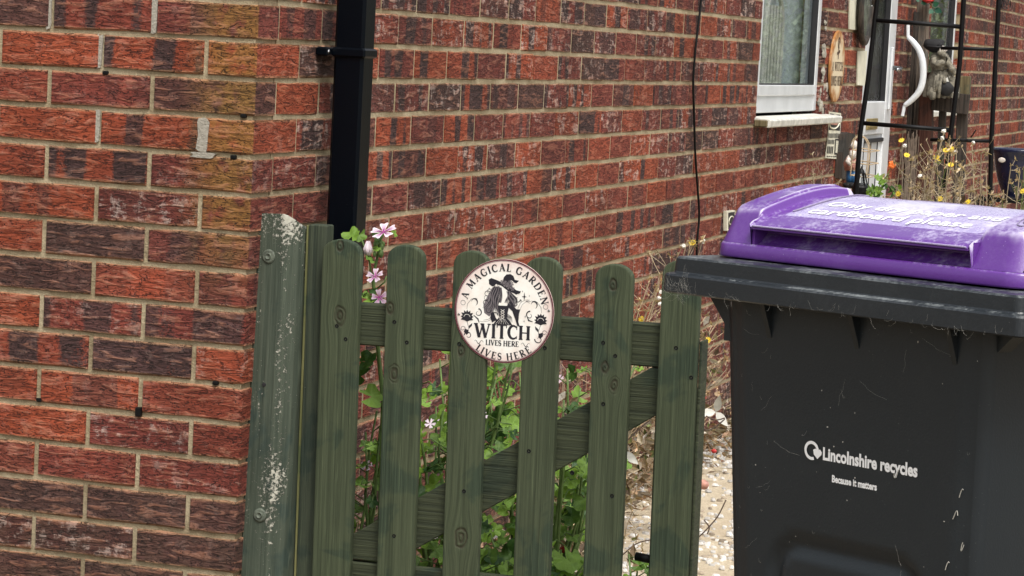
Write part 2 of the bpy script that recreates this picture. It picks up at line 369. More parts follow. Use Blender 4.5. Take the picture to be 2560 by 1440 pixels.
# ------------------------------------------------------------------ house
house = empty('brick_house', label='red brick bungalow with a near corner, small window and white door', cat='house')
ZT = 1.3968; RH = .075
OPEN = [(4.50, 5.70, 1.135, 2.2), (6.62, 7.50, 0, 2.05), (8.42, 9.42, 1.12, 2.2)]   # y0,y1,z0,z1 on the side wall
YEND = 17.0; ZTOP = 2.5
wa = MB(); wa.box(-2.4, -.0050, .0050, .10, 0, ZTOP)
wall_a = wa.build('wall', M['mortar'], house); wall_a['label'] = 'brick wall facing the camera at the left'
wb = MB(); XM = -.0027
ys = 0.1005
for (y0, y1, z0, z1) in OPEN:
    wb.box(-.12, XM, ys, y0-.0, 0, ZTOP)
    if z0 > 0: wb.box(-.12, XM, y0, y1, 0, z0-.02)
    wb.box(-.12, XM, y0, y1+.006, z1, ZTOP); ys = y1+.006
wb.box(-.12, XM, ys, YEND, 0, ZTOP)
wall_b = wb.build('wall', M['mortar'], house); wall_b['label'] = 'long brick wall running away to the right'
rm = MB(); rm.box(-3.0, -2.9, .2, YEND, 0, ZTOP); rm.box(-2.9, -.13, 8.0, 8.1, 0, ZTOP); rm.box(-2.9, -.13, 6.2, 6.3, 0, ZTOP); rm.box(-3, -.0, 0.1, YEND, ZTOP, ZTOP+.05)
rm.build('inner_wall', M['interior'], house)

def brick_geo(L, D, seed):
    """outer ring with uneven edges, soft arris; local x along, front at y=0, z up. returns verts, faces, uvs"""
    rn = random.Random(seed); H = .065; k = 5; b = .0022
    def ring(y, ins, jit):
        p = []
        for i in range(k): p.append((ins+(L-2*ins)*i/(k-1), y, ins+rn.uniform(-jit, jit)))
        for i in range(k): p.append((L-ins-(L-2*ins)*i/(k-1), y, H-ins+rn.uniform(-jit, jit)))
        return p
    rn2 = random.Random(seed+.5)
    A = ring(0, b, .0016); B = ring(.0034, 0, .0021); C = [(x, D, z) for x, y, z in B]
    n = 2*k; vs = A+B+C; fs = [tuple(range(n))]
    for s in (0, n):
        for i in range(n): fs.append((s+i, s+n+i, s+n+(i+1) % n, s+(i+1) % n))
    uv = []
    for f in fs:
        for i in f:
            x, y, z = vs[i]; uv.append((x+(y if x > L*.5 else -y), z))
    return vs, fs, uv
_cache = {}
def brick_mesh(L, D, var):
    key = (round(L, 3), round(D, 3), var)
    if key not in _cache:
        vs, fs, uv = brick_geo(L, D, hash(key) % 9999)
        me = bpy.data.meshes.new('brick'); me.from_pydata(vs, [], fs); ul = me.uv_layers.new(name='uv')
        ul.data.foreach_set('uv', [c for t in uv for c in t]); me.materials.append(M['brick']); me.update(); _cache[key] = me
    return _cache[key]
RT = {0: [(.62, .6), (.35, 1), (.85, .3)], 1: [(.1, .1), (.15, 1), (0, 0)], 2: [(.82, .4), (.42, .35), (.28, .8)], 3: [(.12, 0), (.12, .9), (0, 0)],
      4: [(.5, .2), (.18, 1), (.2, .3)], 5: [(.4, 0), (.62, .3), (.08, .6)], 6: [(.68, .8), (.92, .3), (.12, .8)], 7: [(.45, .4), (.2, .3), (.88, .2)],
      8: [(.5, .9), (.4, .9), (.1, .1)], 9: [(.16, 0), (.28, 1), (.26, 1)], 10: [(.26, .1), (.1, .6), (.1, .2)], 11: [(.32, .1), (.5, .2), (0, 0)],
      12: [(.42, .1), (.38, .3), (.2, .4)], 13: [(.85, .2), (.92, .1), (.92, .2)], 14: [(.88, .1), (.85, .1), (.8, .1)], 15: [(.9, .1), (.9, .1), (.85, .1)]}
PALE_A = {(5, 1): .8, (14, 1): .8, (14, 2): .9, (11, 1): .7, (8, 1): .35, (9, 0): .4, (4, 0): .3, (12, 0): .35}
def tone_for(row, j, rn, side):
    if side == 'a' and row in RT and j < 3: t, b = RT[row][j]; p = PALE_A.get((row, j), .12)
    else:
        t = rn.choice((.05, .12, .2, .35, .45, .5, .6, .75, .9)); b = rn.choice((0, .4, .8, 1, 1)); p = rn.choice((0, .15, .5, .85))
        if side == 'b':
            if row > 11: t = max(t, .5)
            if row in (6, 7) and rn.random() < .6: t = min(t, .3); b *= .5
    return (t, b, rn.random(), p)
FB = MB(); FB_uv = []
def place_brick(parent, side, s0, L, D, row, j, part):
    rn = random.Random(row*977+j*131+(5 if side == 'b' else 0)); z = ZT-RH*(row+1)+.005
    col = tone_for(row, j, rn, side); out = rn.uniform(-.0015, .0015)
    if part:
        o = bpy.data.objects.new('brick', brick_mesh(L, D, rn.randrange(4))); COL.objects.link(o); o.parent = parent; o.color = col
        z += rn.uniform(-.0009, .0009); a_ = R(rn.uniform(-.22, .22)) if j else 0
        if side == 'a': o.location = (s0, out*.3, z); o.rotation_euler = (0, a_, 0)
        else: o.location = (out, s0, z); o.rotation_euler = (a_, 0, R(90))
    else:
        z += rn.uniform(-.0012, .0012); vs, fs, uv = brick_geo(L, D, rn.randrange(9999))
        if side == 'a': vs = [(s0+x, y+out, z+zz) for x, y, zz in vs]
        else: vs = [(-y+out, s0+x, z+zz) for x, y, zz in vs]
        FB.col = col; FB.add(vs, fs); FB_uv.extend(uv)
rows = range(-14, 18)
cnt = 0
for row in rows:
    vis = -1 <= row <= 15
    st = row % 2 == 0
    La, Db = (.215, .1025) if st else (.1025, .215)
    place_brick(wall_a, 'a', -La, La, Db, row, 0, vis)          # quoin brick
    j = 1; u = -La-.01
    while u > -2.3:
        place_brick(wall_a, 'a', u-.215, .215, .03, row, j, vis and u > -.62); u -= .225; j += 1
    y = Db+.01; j = 0
    while y < YEND-.25:
        y1 = y+.215; segs = [(y, y1)]; zb = ZT-RH*(row+1); zt = zb+.07
        for (a, b, z0, z1) in OPEN:
            if zt > z0+.02 and zb < z1-.02:
                new = []
                for s, e in segs:
                    if e <= a or s >= b: new.append((s, e)); continue
                    if s < a: new.append((s, a-.002))
                    if e > b: new.append((b, e))
                segs = new
        for s, e in segs:
            if e-s > .025:
                part = (-1 <= row <= 11 and s < 4.7)
                place_brick(wall_b, 'b', s, e-s, .10 if s in (5.70, 7.50, 9.42) else .03, row, j, part); cnt += part
        y += .225; j += 1
print('side wall brick parts', cnt)
me = FB.mesh('bricks', attr=True); ul = me.uv_layers.new(name='uv'); ul.data.foreach_set('uv', [c for t in FB_uv for c in t])
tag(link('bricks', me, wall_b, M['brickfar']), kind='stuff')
# grey repair mortar in some joints of the near wall
mp = NT('grey pointing'); P = mp.pos(); mp.fin(mp.mix(mp.noise(P, 90, 4), (.20, .18, .145), (.42, .39, .33)), .95, mp.bump(mp.noise(P, 260, 4), .003)); M['grey'] = mp.m
for (px, py, wd, hg) in ((121, 30, .012, .068), (384, 38, .013, .07), (247, 128, .013, .066), (241, 315, .013, .066), (507, 338, .024, .068), (507, 388, .05, .011)):
    p = at(px, py, Y=0); rn = random.Random(px); pts = []
    for i in range(12):
        a = 2*math.pi*i/12; sx = max(-1, min(1, 1.5*math.cos(a))); sz = max(-1, min(1, 1.5*math.sin(a)))
        pts.append((p.x+sx*wd/2*rn.uniform(.75, 1.15), p.z+sz*hg/2*rn.uniform(.9, 1.05)))
    mb = MB(); mb.prism(pts, -.0016 if wd > .02 else .0012, .007); mb.build('pointing', M['grey'], wall_a)
for (px, py) in ((97, 1000), (347, 1028), (538, 958), (263, 182), (583, 393), (608, 290)):
    p = at(px, py, Y=0); mb = MB(); big = px == 347
    mb.box(p.x-.006, p.x+.006, -.006 if big else -.002, .006, p.z-.010 if big else p.z-.004, p.z+.008 if big else p.z+.004, .0015)
    mb.build('cable_clip', M['cable'], wall_a)
# spalled mortar next to the window
mb = MB(); random.seed(4)
for i in range(26):
    y = random.uniform(5.70, 5.80); z = random.uniform(1.13, 1.55) if i < 14 else random.uniform(1.13, 1.24)
    mb.ball((random.uniform(-.012, -.001), y if i > 14 else 5.705, z), random.uniform(.008, .02), (.5, 1, 1.1), 6, 4, .5)
tag(mb.build('mortar_fillet', M['grey'], wall_b), kind='stuff')
random.seed(11)
# --- windows
def window(y0, y1, z0, z1, X, split=None):
    w = empty('window', parent=house); f = MB(); fw = .062
    f.box(X-.06, X, y0+.002, y0+fw, z0+.004, z1-.004, .004); f.box(X-.06, X, y1-fw, y1-.002, z0+.004, z1-.004, .004)
    f.box(X-.061, X-.001, y0+fw, y1-fw, z0+.004, z0+.078, .004); f.box(X-.061, X-.001, y0+fw, y1-fw, z1-.07, z1-.004, .004)
    f.build('frame', M['upvc'], w)
    a, b, c, d = y0+fw, y1-fw, z0+.078, z1-.07
    s = MB(); e = .03; xs = X+.006
    for q in ((a-.012, a+e, c-.012, d+.012), (b-e, b+.012, c-.012, d+.012), (a+e, b-e, c-.012, c+e), (a+e, b-e, d-e, d+.012)): s.box(xs-.03, xs, *q, .004)
    s.build('sash', M['upvc'], w)
    k = MB(); t = .004
    a, b, c, d = a+e, b-e, c+e, d-e
    for q in ((a, a+t, c, d), (b-t, b, c, d), (a+t, b-t, c, c+t), (a+t, b-t, d-t, d)): k.box(xs-.028, xs-.002, *q)
    k.build('gasket', M['gasket'], w)
    p = MB(); p.box(xs-.024, xs-.02, a+t, b-t, c+t, d-t); p.build('pane', M['glass'], w)
    return w, (a, b, c, d)
w1, (a, b, c, d) = window(4.50, 5.70, 1.135, 2.2, -.022)
sl = MB(); pts = [(-.03, 1.128), (-.03, 1.100), (.055, 1.092), (.060, 1.096), (.062, 1.117), (.056, 1.122)]
sl.add([(x, y, z) for y in (4.47, 5.84) for x, z in pts], [tuple(range(6)), tuple(range(11, 5, -1))]+[(i, (i+1) % 6, (i+1) % 6+6, i+6) for i in range(6)])
bevel(sl.build('sill', M['upvcold'], w1), .002)
sb = MB(); sb.box(.0, .05, 4.462, 4.495, 1.094, 1.119, .004); sb.build('sill_end_block', M['mosswood'], w1)
cu = MB(); pts = []
for i in range(90): pts.append((-.105+.011*math.sin(i*.75)+.004*math.sin(i*2.1), 4.5+i*.0232))
cu.add([(x, y, z) for z in (1.16, 2.2) for x, y in pts[:52]], [(i, i+1, 52+i+1, 52+i) for i in range(51)])
cu.build('curtain', M['curtain'], w1, smooth=True)
# arched white trellis ornament standing inside on the window board
orn = empty('arched_ornament', (-.078, 5.06, 1.24), label='white arched lattice ornament standing inside the near window', cat='ornament')
om = MB(); wd = .16
arch = [(-wd, 0), (-wd, .22)]+[(-wd*math.cos(t*math.pi/10)*(1-.0*t), .22+.13*math.sin(t*math.pi/10)) for t in range(1, 10)]+[(wd, .22), (wd, 0), (-wd, 0)]
om.tube([(0, y, z) for y, z in arch], .009, 5); om.build('arch', M['upvcold'], orn)
for i in range(5):
    sm = MB(); y = -wd+.055+i*.053; sm.tube([(0, y, 0), (0, y, .30)], .006, 4); sm.build('slat', M['upvcold'], orn)
w2, _ = window(8.42, 9.42, 1.12, 2.2, -.022)
sl = MB(); sl.box(-.03, .05, 8.3, 9.52, 1.09, 1.118, .004); sl.build('sill', M['upvcold'], w2)
# --- door
dr = empty('door', parent=house); X = -.018
f = MB(); f.box(X-.07, X, 6.622, 6.685, .02, 2.04, .004); f.box(X-.07, X, 7.435, 7.498, .02, 2.04, .004); f.box(X-.07, X-.001, 6.685, 7.435, 1.98, 2.04, .004); f.build('frame', M['upvc'], dr)
lf = MB(); xl = X+.004
lf.box(xl-.05, xl, 6.69, 6.80, .05, 1.975, .004); lf.box(xl-.05, xl, 7.30, 7.428, .05, 1.975, .004); lf.box(xl-.051, xl-.001, 6.80, 7.30, 1.02, 1.17, .004); lf.box(xl-.051, xl-.001, 6.80, 7.30, .05, .2, .004); lf.box(xl-.051, xl-.001, 6.80, 7.30, 1.86, 1.975, .004)
lf.box(xl-.04, xl-.012, 6.80, 7.30, .2, 1.02); leaf = lf.build('leaf', M['upvc'], dr)
mo = MB()
for yy in (6.86, 7.04, 7.21): mo.box(xl-.012, xl-.008, yy, yy+.006, .2, 1.0)
mo.box(xl-.012, xl+.003, 6.80, 7.30, .985, 1.003, .002)
mo.build('moulding', M['gasket'], leaf)
gk = MB(); gk.box(X-.05, X-.003, 7.428, 7.4345, .05, 1.975); gk.box(xl-.05, xl-.003, 7.296, 7.302, 1.17, 1.86); gk.box(xl-.05, xl-.003, 6.80, 6.806, 1.17, 1.86); gk.build('gasket', M['gasket'], dr)
gp = MB(); gp.box(xl-.03, xl-.024, 6.806, 7.296, 1.17, 1.86); gp.build('pane', M['glass2'], dr)
hd = MB(); hd.box(xl, xl+.012, 7.35, 7.385, 1.13, 1.42, .004); hd.build('handle_plate', M['upvc'], dr)
hd = MB(); hd.tube([(xl+.01, 7.367, 1.325), (xl+.05, 7.367, 1.325), (xl+.055, 7.30, 1.32), (xl+.052, 7.25, 1.318)], [.010, .010, .009, .008], 8); hd.build('handle', M['chrome'], dr, smooth=True)
lp = MB(); lp.box(xl, xl+.006, 6.83, 7.10, 1.045, 1.095, .002); lq = lp.build('letter_plate', M['brass'], dr)
lp = MB(); lp.box(xl+.006, xl+.010, 6.86, 7.07, 1.055, 1.085, .001); lp.build('letter_flap', M['brass'], lq)
st = MB(); st.box(xl-.022, xl-.0205, 6.812, 6.86, 1.18, 1.35); sk = st.build('sticker', M['white_print'], dr)
st = MB()
for i in range(9): st.box(xl-.0205, xl-.0200, 6.822, 6.822+.02+.006*(i % 3), 1.19+i*.017, 1.198+i*.017)
st.build('sticker_print', M['gasket'], sk)

# ------------------------------------------------------------------ downpipe
dp = empty('downpipe', (.0625, .3575, 0), label='square black plastic downpipe on the brick wall behind the gate', cat='downpipe')
p = MB(); p.box(-.0325, .0325, -.0325, .0325, .05, 2.45, .006); p.build('pipe', M['pipe'], dp)
zc = at(880, 132, Y=.325).z
c_ = MB(); c_.box(-.038, .038, -.038, .038, zc-.010, zc+.010, .004); c_.box(-.061, -.034, -.062, .075, zc-.009, zc+.009, .003); cl = c_.build('clip', M['pipe'], dp)
sc = MB(); sc.lathe([(0, .003), (.004, .002), (.005, 0)], (-.034, -.055, zc), 10, 'x'); sc.build('screw', M['chrome'], cl)

# ------------------------------------------------------------------ timber post and batten beside the wall
post = empty('gate_post', (0, .024, 0), (R(-2.1), R(-.5), 0), label='old green timber post with flaking white paint and two washers beside the brick corner', cat='post')
M['postwood'] = wood_mat('flaking green post paint', (.038, .050, .036), (.066, .080, .058), origin=post, flake=2, dirt=.25)
def post_mesh():
    m = MB(); n = 26; prof = [(.0, .012), (.003, .002), (.010, 0), (.060, 0), (.068, .004), (.086, .020), (.093, .032), (.094, .075), (0, .075)]
    top = {0: .975, 1: .981, 2: .987, 3: .988, 4: .985, 5: .972, 6: .956, 7: .955, 8: .978}
    vs = []
    rn = random.Random(3)
    for i in range(n+1):
        for k, (x, y) in enumerate(prof):
            z = top[k]*i/n; j = .0016 if k < 2 else .0006
            vs.append((x-.004+rn.uniform(-j, j)*(2 if k < 2 else 1), y+rn.uniform(-j, j)*.4, z))
    q = len(prof); fs = [(i*q+k, i*q+(k+1) % q, (i+1)*q+(k+1) % q, (i+1)*q+k) for i in range(n) for k in range(q)]
    fs += [tuple(range(n*q, n*q+q)), tuple(range(q-1, -1, -1))]
    return m.add(vs, fs)
pb = post_mesh().build('timber', M['postwood'], post); bevel(pb, .002)
for px, py in ((676, 640), (658, 1283)):
    p = at(px, py, Y=.06); x = p.x+(.0085*p.z*0)
    mb = MB(); mb.lathe([(0, -.0035), (.0115, -.0035), (.0135, -.002), (.0138, .003)], (p.x+.006, 0, p.z), 20, 'y'); wsh = mb.build('washer', M['zinc'], post, smooth=False)
    mb = MB(); mb.lathe([(0, -.0038), (.0025, -.0042), (.0055, -.0062), (.007, -.0036), (.007, 0)], (p.x+.006, 0, p.z), 12, 'y'); mb.build('screw', M['zinc'], wsh)
hp = at(668, 960, Y=.06); mb = MB(); mb.lathe([(0, -.0012), (.004, -.001), (.0048, .001)], (hp.x+.004, 0, hp.z), 10, 'y'); mb.build('nail_hole', M['gasket'], post)
bt = empty('wooden_batten', (.113, .088, 0), (0, R(-.5), 0), label='narrow green wooden batten upright between the flaking post and the gate', cat='batten')
M['batten'] = wood_mat('green batten', (.022, .030, .020), (.045, .055, .035), flake=1)
b_ = MB(); b_.box(-.016, .022, 0, .04, 0, .968, .002); b_.build('board', M['batten'], bt)
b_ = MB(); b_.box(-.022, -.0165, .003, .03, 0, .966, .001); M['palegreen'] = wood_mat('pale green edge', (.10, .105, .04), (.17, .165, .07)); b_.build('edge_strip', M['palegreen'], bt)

# ------------------------------------------------------------------ gate
gate = empty('picket_gate', (.5, .06, 0), (0, R(-.8), 0), label='low green wooden picket gate with rounded pickets beside the black bin', cat='gate')
def gp_(px, py, Y=.06):
    p = at(px, py, Y=Y); a = R(.8); x, z = p.x-.5, p.z
    return (x*math.cos(a)+z*math.sin(a), -x*math.sin(a)+z*math.cos(a))   # into the gate's own axes
KN = [(850, 615, .010), (850, 790, .015), (985, 935, .014), (1152, 1345, .017), (1152, 878, .012), (1512, 920, .012), (1533, 962, .013), (1533, 712, .010), (975, 770, .012), (1690, 680, .006)]
M['gate'] = wood_mat('green stained gate wood', (.034, .044, .0235), (.060, .074, .041), knots=[(*gp_(a, b), r) for a, b, r in KN], origin=gate, dirt=.22, flake=0, streak=1.5)
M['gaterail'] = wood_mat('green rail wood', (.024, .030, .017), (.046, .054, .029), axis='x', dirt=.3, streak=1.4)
def picket(cx, wd, z0, z1, dz=0):
    h = wd/2; pts = [(cx-h, z0), (cx+h, z0)]
    for i in range(13):
        t = math.pi*i/12; pts.append((cx+h*math.cos(t), z1-.029+.029*math.sin(t)**.9 if i not in (0, 12) else z1-.029))
    m = MB(); m.prism(pts, 0, .020); o = m.build('picket', M['gate'], gate); bevel(o, .0035, 3); return o
tops = [(848, 598), (1013, 612), (1180, 627), (1361, 643), (1533, 660)]
mids = [(847, 800, .0795), (1008, 800, .0755), (1172, 800, .072), (1352, 800, .072), (1530, 800, .0735), (1698, 800, .0745)]
PK = []
for i, (px, py, wd) in enumerate(mids):
    cx, _ = gp_(px, py); cz = gp_(*tops[i])[1] if i < 5 else .951
    picket(cx, wd, .05, cz); PK.append(cx)
rl = MB(); z1 = gp_(890, 762)[1]; z0 = gp_(890, 865)[1]
xl_, xr_ = PK[0]-.03, PK[5]+.03
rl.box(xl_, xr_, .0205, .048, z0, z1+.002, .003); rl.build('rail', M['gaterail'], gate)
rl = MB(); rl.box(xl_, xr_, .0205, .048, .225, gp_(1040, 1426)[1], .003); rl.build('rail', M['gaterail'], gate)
A = gp_(880, 1335); B = gp_(1570, 950); C_ = gp_(1640, 1020); D = gp_(1035, 1370)
sl_ = (B[1]-A[1])/(B[0]-A[0]); top = lambda x: A[1]+sl_*(x-A[0]); bot = lambda x: top(x)-.099
xa = A[0]-.05; zr = z0-.002
pts = [(xa, max(bot(xa), .32)), (xa, top(xa)), (B[0], zr), (C_[0]+.03, zr), (C_[0]+.03, bot(C_[0]+.03)), (xa+.09, .318)]
pts = [(D[0]-.055, .3185), (xa, .3185), (xa, top(xa)), (A[0]+(zr-A[1])/sl_, zr), (C_[0]+.02, zr), (C_[0]+.02, bot(C_[0]+.02))]
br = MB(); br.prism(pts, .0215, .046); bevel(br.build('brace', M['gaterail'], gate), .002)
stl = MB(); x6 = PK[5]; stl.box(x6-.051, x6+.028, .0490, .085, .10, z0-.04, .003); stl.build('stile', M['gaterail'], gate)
stl = MB(); stl.box(x6+.0385, x6+.0435, .012, .06, .05, .80, .001); stl.build('closing_strip', M['gaterail'], gate)
for px, py in ((986, 805), (1017, 856), (864, 848), (842, 815), (1148, 860), (1362, 870), (1508, 857), (1538, 890), (1508, 1010), (1690, 870), (1728, 944), (1322, 1128), (1160, 1228), (985, 1340), (1430, 1182), (1530, 1240)):
    x, z = gp_(px, py); mb = MB(); mb.lathe([(0, .0006), (.0015, -.0002), (.0036, -.0008), (.0048, .0008)], (x, 0, z), 10, 'y'); mb.build('screw', M['black'], gate)
bx, bz = gp_(1570, 1403); mb = MB(); mb.tube([(bx, .055, bz), (bx+.04, .055, bz-.004)], .0085, 10); mb.build('bolt', M['black'], gate, smooth=True)

# ------------------------------------------------------------------ round sign
sg = empty('round_sign', tuple(at(1260, 778, Y=.0585)), (0, R(-1.4), 0), label='round cream sign reading A MAGICAL GARDEN WITCH LIVES HERE on the gate pickets', cat='sign')
RS = .1
def sign_mat():
    m = NT('sign print'); v = m.obj(); x, y, z = m.sep(v); r = m.math('SQRT', m.math('ADD', m.math('MULTIPLY', x, x), m.math('MULTIPLY', z, z)))
    n = m.noise(v, 38, 4, .65); c = m.mix(m.ramp(n, .4, .62, 0, .7), (.80, .79, .74), (.74, .68, .61))
    e = m.ramp(m.math('ADD', r, m.math('MULTIPLY', n, .03)), .085, .118, 0, .85); c = m.mix(e, c, (.66, .50, .46))
    return m.fin(c, .35)
M['sign'] = sign_mat(); M['ink'] = plain('sign ink', (.010, .009, .016), .45, bmp=0, var=.05); M['maroon'] = plain('sign edge', (.10, .018, .03), .5, bmp=0); M['inkgrey'] = plain('sign grey ink', (.16, .14, .15), .45, bmp=0)
s_ = MB(); s_.lathe([(RS-.0015, .003), (RS, .002), (RS, .0005), (RS-.001, 0), (0, 0)][::-1], (0, 0, 0), 64, 'y'); s_.build('plate', M['sign'], sg)
class Ink(MB):
    k = 0
    def lay(s): Ink.k += 1; return -.0001-.000012*(Ink.k % 45)
    def poly(s, pts): y = s.lay(); n = len(pts); s.add([(a, y, b) for a, b in pts], [tuple(range(n))]); return s
    def stroke(s, pts, w0, w1=None, w2=None):
        """tapering pen stroke; w1 = mid width, w2 = end width"""
        y = s.lay(); n = len(pts); L = []; Rr = []
        w1 = w0 if w1 is None else w1; w2 = w1 if w2 is None else w2
        for i, (a, b) in enumerate(pts):
            t = i/max(1, n-1); w = (w0+(w1-w0)*t*2 if t < .5 else w1+(w2-w1)*(t-.5)*2)/2
            p, q = pts[max(0, i-1)], pts[min(n-1, i+1)]; dx, dz = q[0]-p[0], q[1]-p[1]; l = math.hypot(dx, dz) or 1
            L.append((a-dz/l*w, y, b+dx/l*w)); Rr.append((a+dz/l*w, y, b-dx/l*w))
        return s.add(L+Rr, [(i, i+1, n+i+1, n+i) for i in range(n-1)])
    def ring(s, c, r0, r1, n=64):
        y = s.lay(); s.add([(c[0]+r*math.cos(2*math.pi*i/n), y, c[1]+r*math.sin(2*math.pi*i/n)) for r in (r0, r1) for i in range(n)], [(i, (i+1) % n, n+(i+1) % n, n+i) for i in range(n)]); return s
def arc(cx, cz, rx, rz, a0, a1, n=10): return [(cx+rx*math.cos(R(a0+(a1-a0)*i/n)), cz+rz*math.sin(R(a0+(a1-a0)*i/n))) for i in range(n+1)]
TK, TN, SF = .22, .10, .085
def sf(x, z, w=.3): return ('s', [(x-w/2, z), (x+w/2, z)], SF)
GL = {
 'I': (.42, [('s', [(.21, 0), (.21, 1)], TK), sf(.21, .035), sf(.21, .965)]),
 'L': (.66, [('s', [(.2, 0), (.2, 1)], TK), sf(.2, .965), ('s', [(.05, .035), (.6, .035)], SF), ('s', [(.6, .0), (.6, .26)], .07)]),
 'A': (.86, [('s', [(.14, 0), (.43, 1)], TN), ('s', [(.42, 1), (.73, 0)], TK), ('s', [(.22, .33), (.62, .33)], SF), sf(.13, .035, .26), sf(.73, .035, .26)]),
 'M': (1.12, [('s', [(.17, 0), (.19, 1)], TN), ('s', [(.2, 1), (.54, .12)], TK), ('s', [(.54, .12), (.9, 1)], TN), ('s', [(.93, 0), (.91, 1)], TK), sf(.17, .035, .26), sf(.93, .035, .3), sf(.14, .965, .2), sf(.96, .965, .2)]),
 'C': (.82, [('t', arc(.47, .5, .34, .46, 45, 315, 16), TN, TK+.02, TN), ('s', [(.73, .68), (.73, .98)], .06), ('s', [(.73, .04), (.73, .26)], .05)]),
 'G': (.9, [('t', arc(.47, .5, .34, .46, 45, 330, 16), TN, TK+.02, TN), ('s', [(.73, .68), (.73, .98)], .06), ('s', [(.76, .05), (.76, .42)], .14), sf(.74, .42, .26)]),
 'D': (.88, [('s', [(.2, 0), (.2, 1)], TK), ('t', arc(.38, .5, .40, .465, -89, 118, 14), TN, TK+.02, TN), ('s', [(.05, .035), (.42, .035)], SF), ('s', [(.05, .965), (.42, .965)], SF)]),
 'R': (.84, [('s', [(.2, 0), (.2, 1)], TK), ('t', arc(.36, .73, .27, .235, -88, 88, 12), TN, TK, TN), ('s', [(.05, .965), (.4, .965)], SF), ('s', [(.2, .495), (.4, .495)], SF), ('s', [(.36, .5), (.74, .02)], TK), sf(.2, .035), sf(.76, .035, .16)]),
 'E': (.72, [('s', [(.2, 0), (.2, 1)], TK), ('s', [(.05, .965), (.62, .965)], SF), ('s', [(.05, .035), (.66, .035)], SF), ('s', [(.2, .52), (.5, .52)], SF), ('s', [(.62, .76), (.62, 1)], .06), ('s', [(.66, 0), (.66, .25)], .06), ('s', [(.5, .42), (.5, .62)], .05)]),
 'N': (.96, [('s', [(.17, 0), (.17, 1)], TN), ('s', [(.16, 1), (.8, 0)], TK), ('s', [(.8, 0), (.8, 1)], TN), sf(.17, .035, .26), sf(.8, .965, .26), sf(.1, .965, .16)]),
 'W': (1.3, [('s', [(.14, 1), (.42, 0)], TK), ('s', [(.42, 0), (.66, .95)], TN), ('s', [(.64, .95), (.9, 0)], TK), ('s', [(.9, 0), (1.16, 1)], TN), sf(.14, .965), sf(.64, .965), sf(1.16, .965, .24)]),
 'T': (.82, [('s', [(.41, 0), (.41, 1)], TK), ('s', [(.05, .965), (.77, .965)], SF), ('s', [(.05, .76), (.05, 1)], .06), ('s', [(.77, .76), (.77, 1)], .06), sf(.41, .035)]),
 'H': (1.0, [('s', [(.22, 0), (.22, 1)], TK), ('s', [(.78, 0), (.78, 1)], TK), ('s', [(.22, .5), (.78, .5)], SF), sf(.22, .035), sf(.22, .965), sf(.78, .035), sf(.78, .965)]),
 'V': (.88, [('s', [(.14, 1), (.45, 0)], TK), ('s', [(.44, 0), (.75, 1)], TN), sf(.15, .965), sf(.75, .965, .24)]),
 'S': (.66, [('t', arc(.34, .735, .22, .23, 30, 270, 12)+arc(.34, .27, .24, .24, 90, -150, 12)[1:], TN, TK+.03, TN), ('s', [(.54, .7), (.54, .96)], .06), ('s', [(.12, .06), (.12, .32)], .06)]),
 ' ': (.38, [])}
def glyph(ink, ch, f):
    for it in GL[ch][1]:
        if it[0] == 's': ink.stroke([f(*p) for p in it[1]], it[2]*f.h)
        else: ink.stroke([f(*p) for p in it[1]], it[2]*f.h, it[3]*f.h, it[4]*f.h)
class Fl:
    def __init__(s, x, z, h, sx=1): s.x, s.z, s.h, s.sx = x, z, h, sx
    def __call__(s, a, b): return (s.x+a*s.h*s.sx, s.z+b*s.h)
class Fa:
    def __init__(s, r, ang, h, cw, inv=False): s.r, s.ang, s.h, s.cw, s.inv = r, ang, h, cw, inv
    def __call__(s, a, b):
        x = (a-s.cw/2)*s.h
        if not s.inv: t = R(s.ang); rr = s.r+b*s.h; return (rr*math.cos(t)+x*math.sin(t), rr*math.sin(t)-x*math.cos(t))
        t = R(s.ang); rr = s.r-b*s.h; return (rr*math.cos(t)-x*math.sin(t), rr*math.sin(t)+x*math.cos(t))
def word(ink, txt, cx, z, h, width):
    tw = sum(GL[c][0] for c in txt)*h; sx = width/tw; x = cx-width/2
    for c in txt: glyph(ink, c, Fl(x, z, h, sx)); x += GL[c][0]*h*sx
def arcword(ink, txt, r, a0, a1, h, inv=False):
    tot = sum(GL[c][0] for c in txt); acc = 0
    for c in txt:
        t = (acc+GL[c][0]/2)/tot; glyph(ink, c, Fa(r, a0+(a1-a0)*t, h, GL[c][0], inv)); acc += GL[c][0]
ik = Ink(); ik.ring((0, 0), .0955, .0962); mr = Ink(); mr.ring((0, 0), .0968, .0997)
mr.build('border', M['maroon'], sg, recalc=False)
arcword(ik, 'A MAGICAL GARDEN', .0765, 167, 11, .0145)
arcword(ik, 'LIVES HERE', .0945, -127, -51, .0135, True)
word(ik, 'WITCH', -.002, -.053, .027, .115)
word(ik, 'LIVES HERE', -.002, -.067, .0105, .067)
for px in (1, -1):
    pts = [(px*(.038+.018*t)-.002, -.062+.0035*math.sin(t*9)) for t in [i/10 for i in range(11)]]; ik.stroke(pts, .0005, .0013, .0004)
ik.build('lettering', M['ink'], sg, recalc=False)
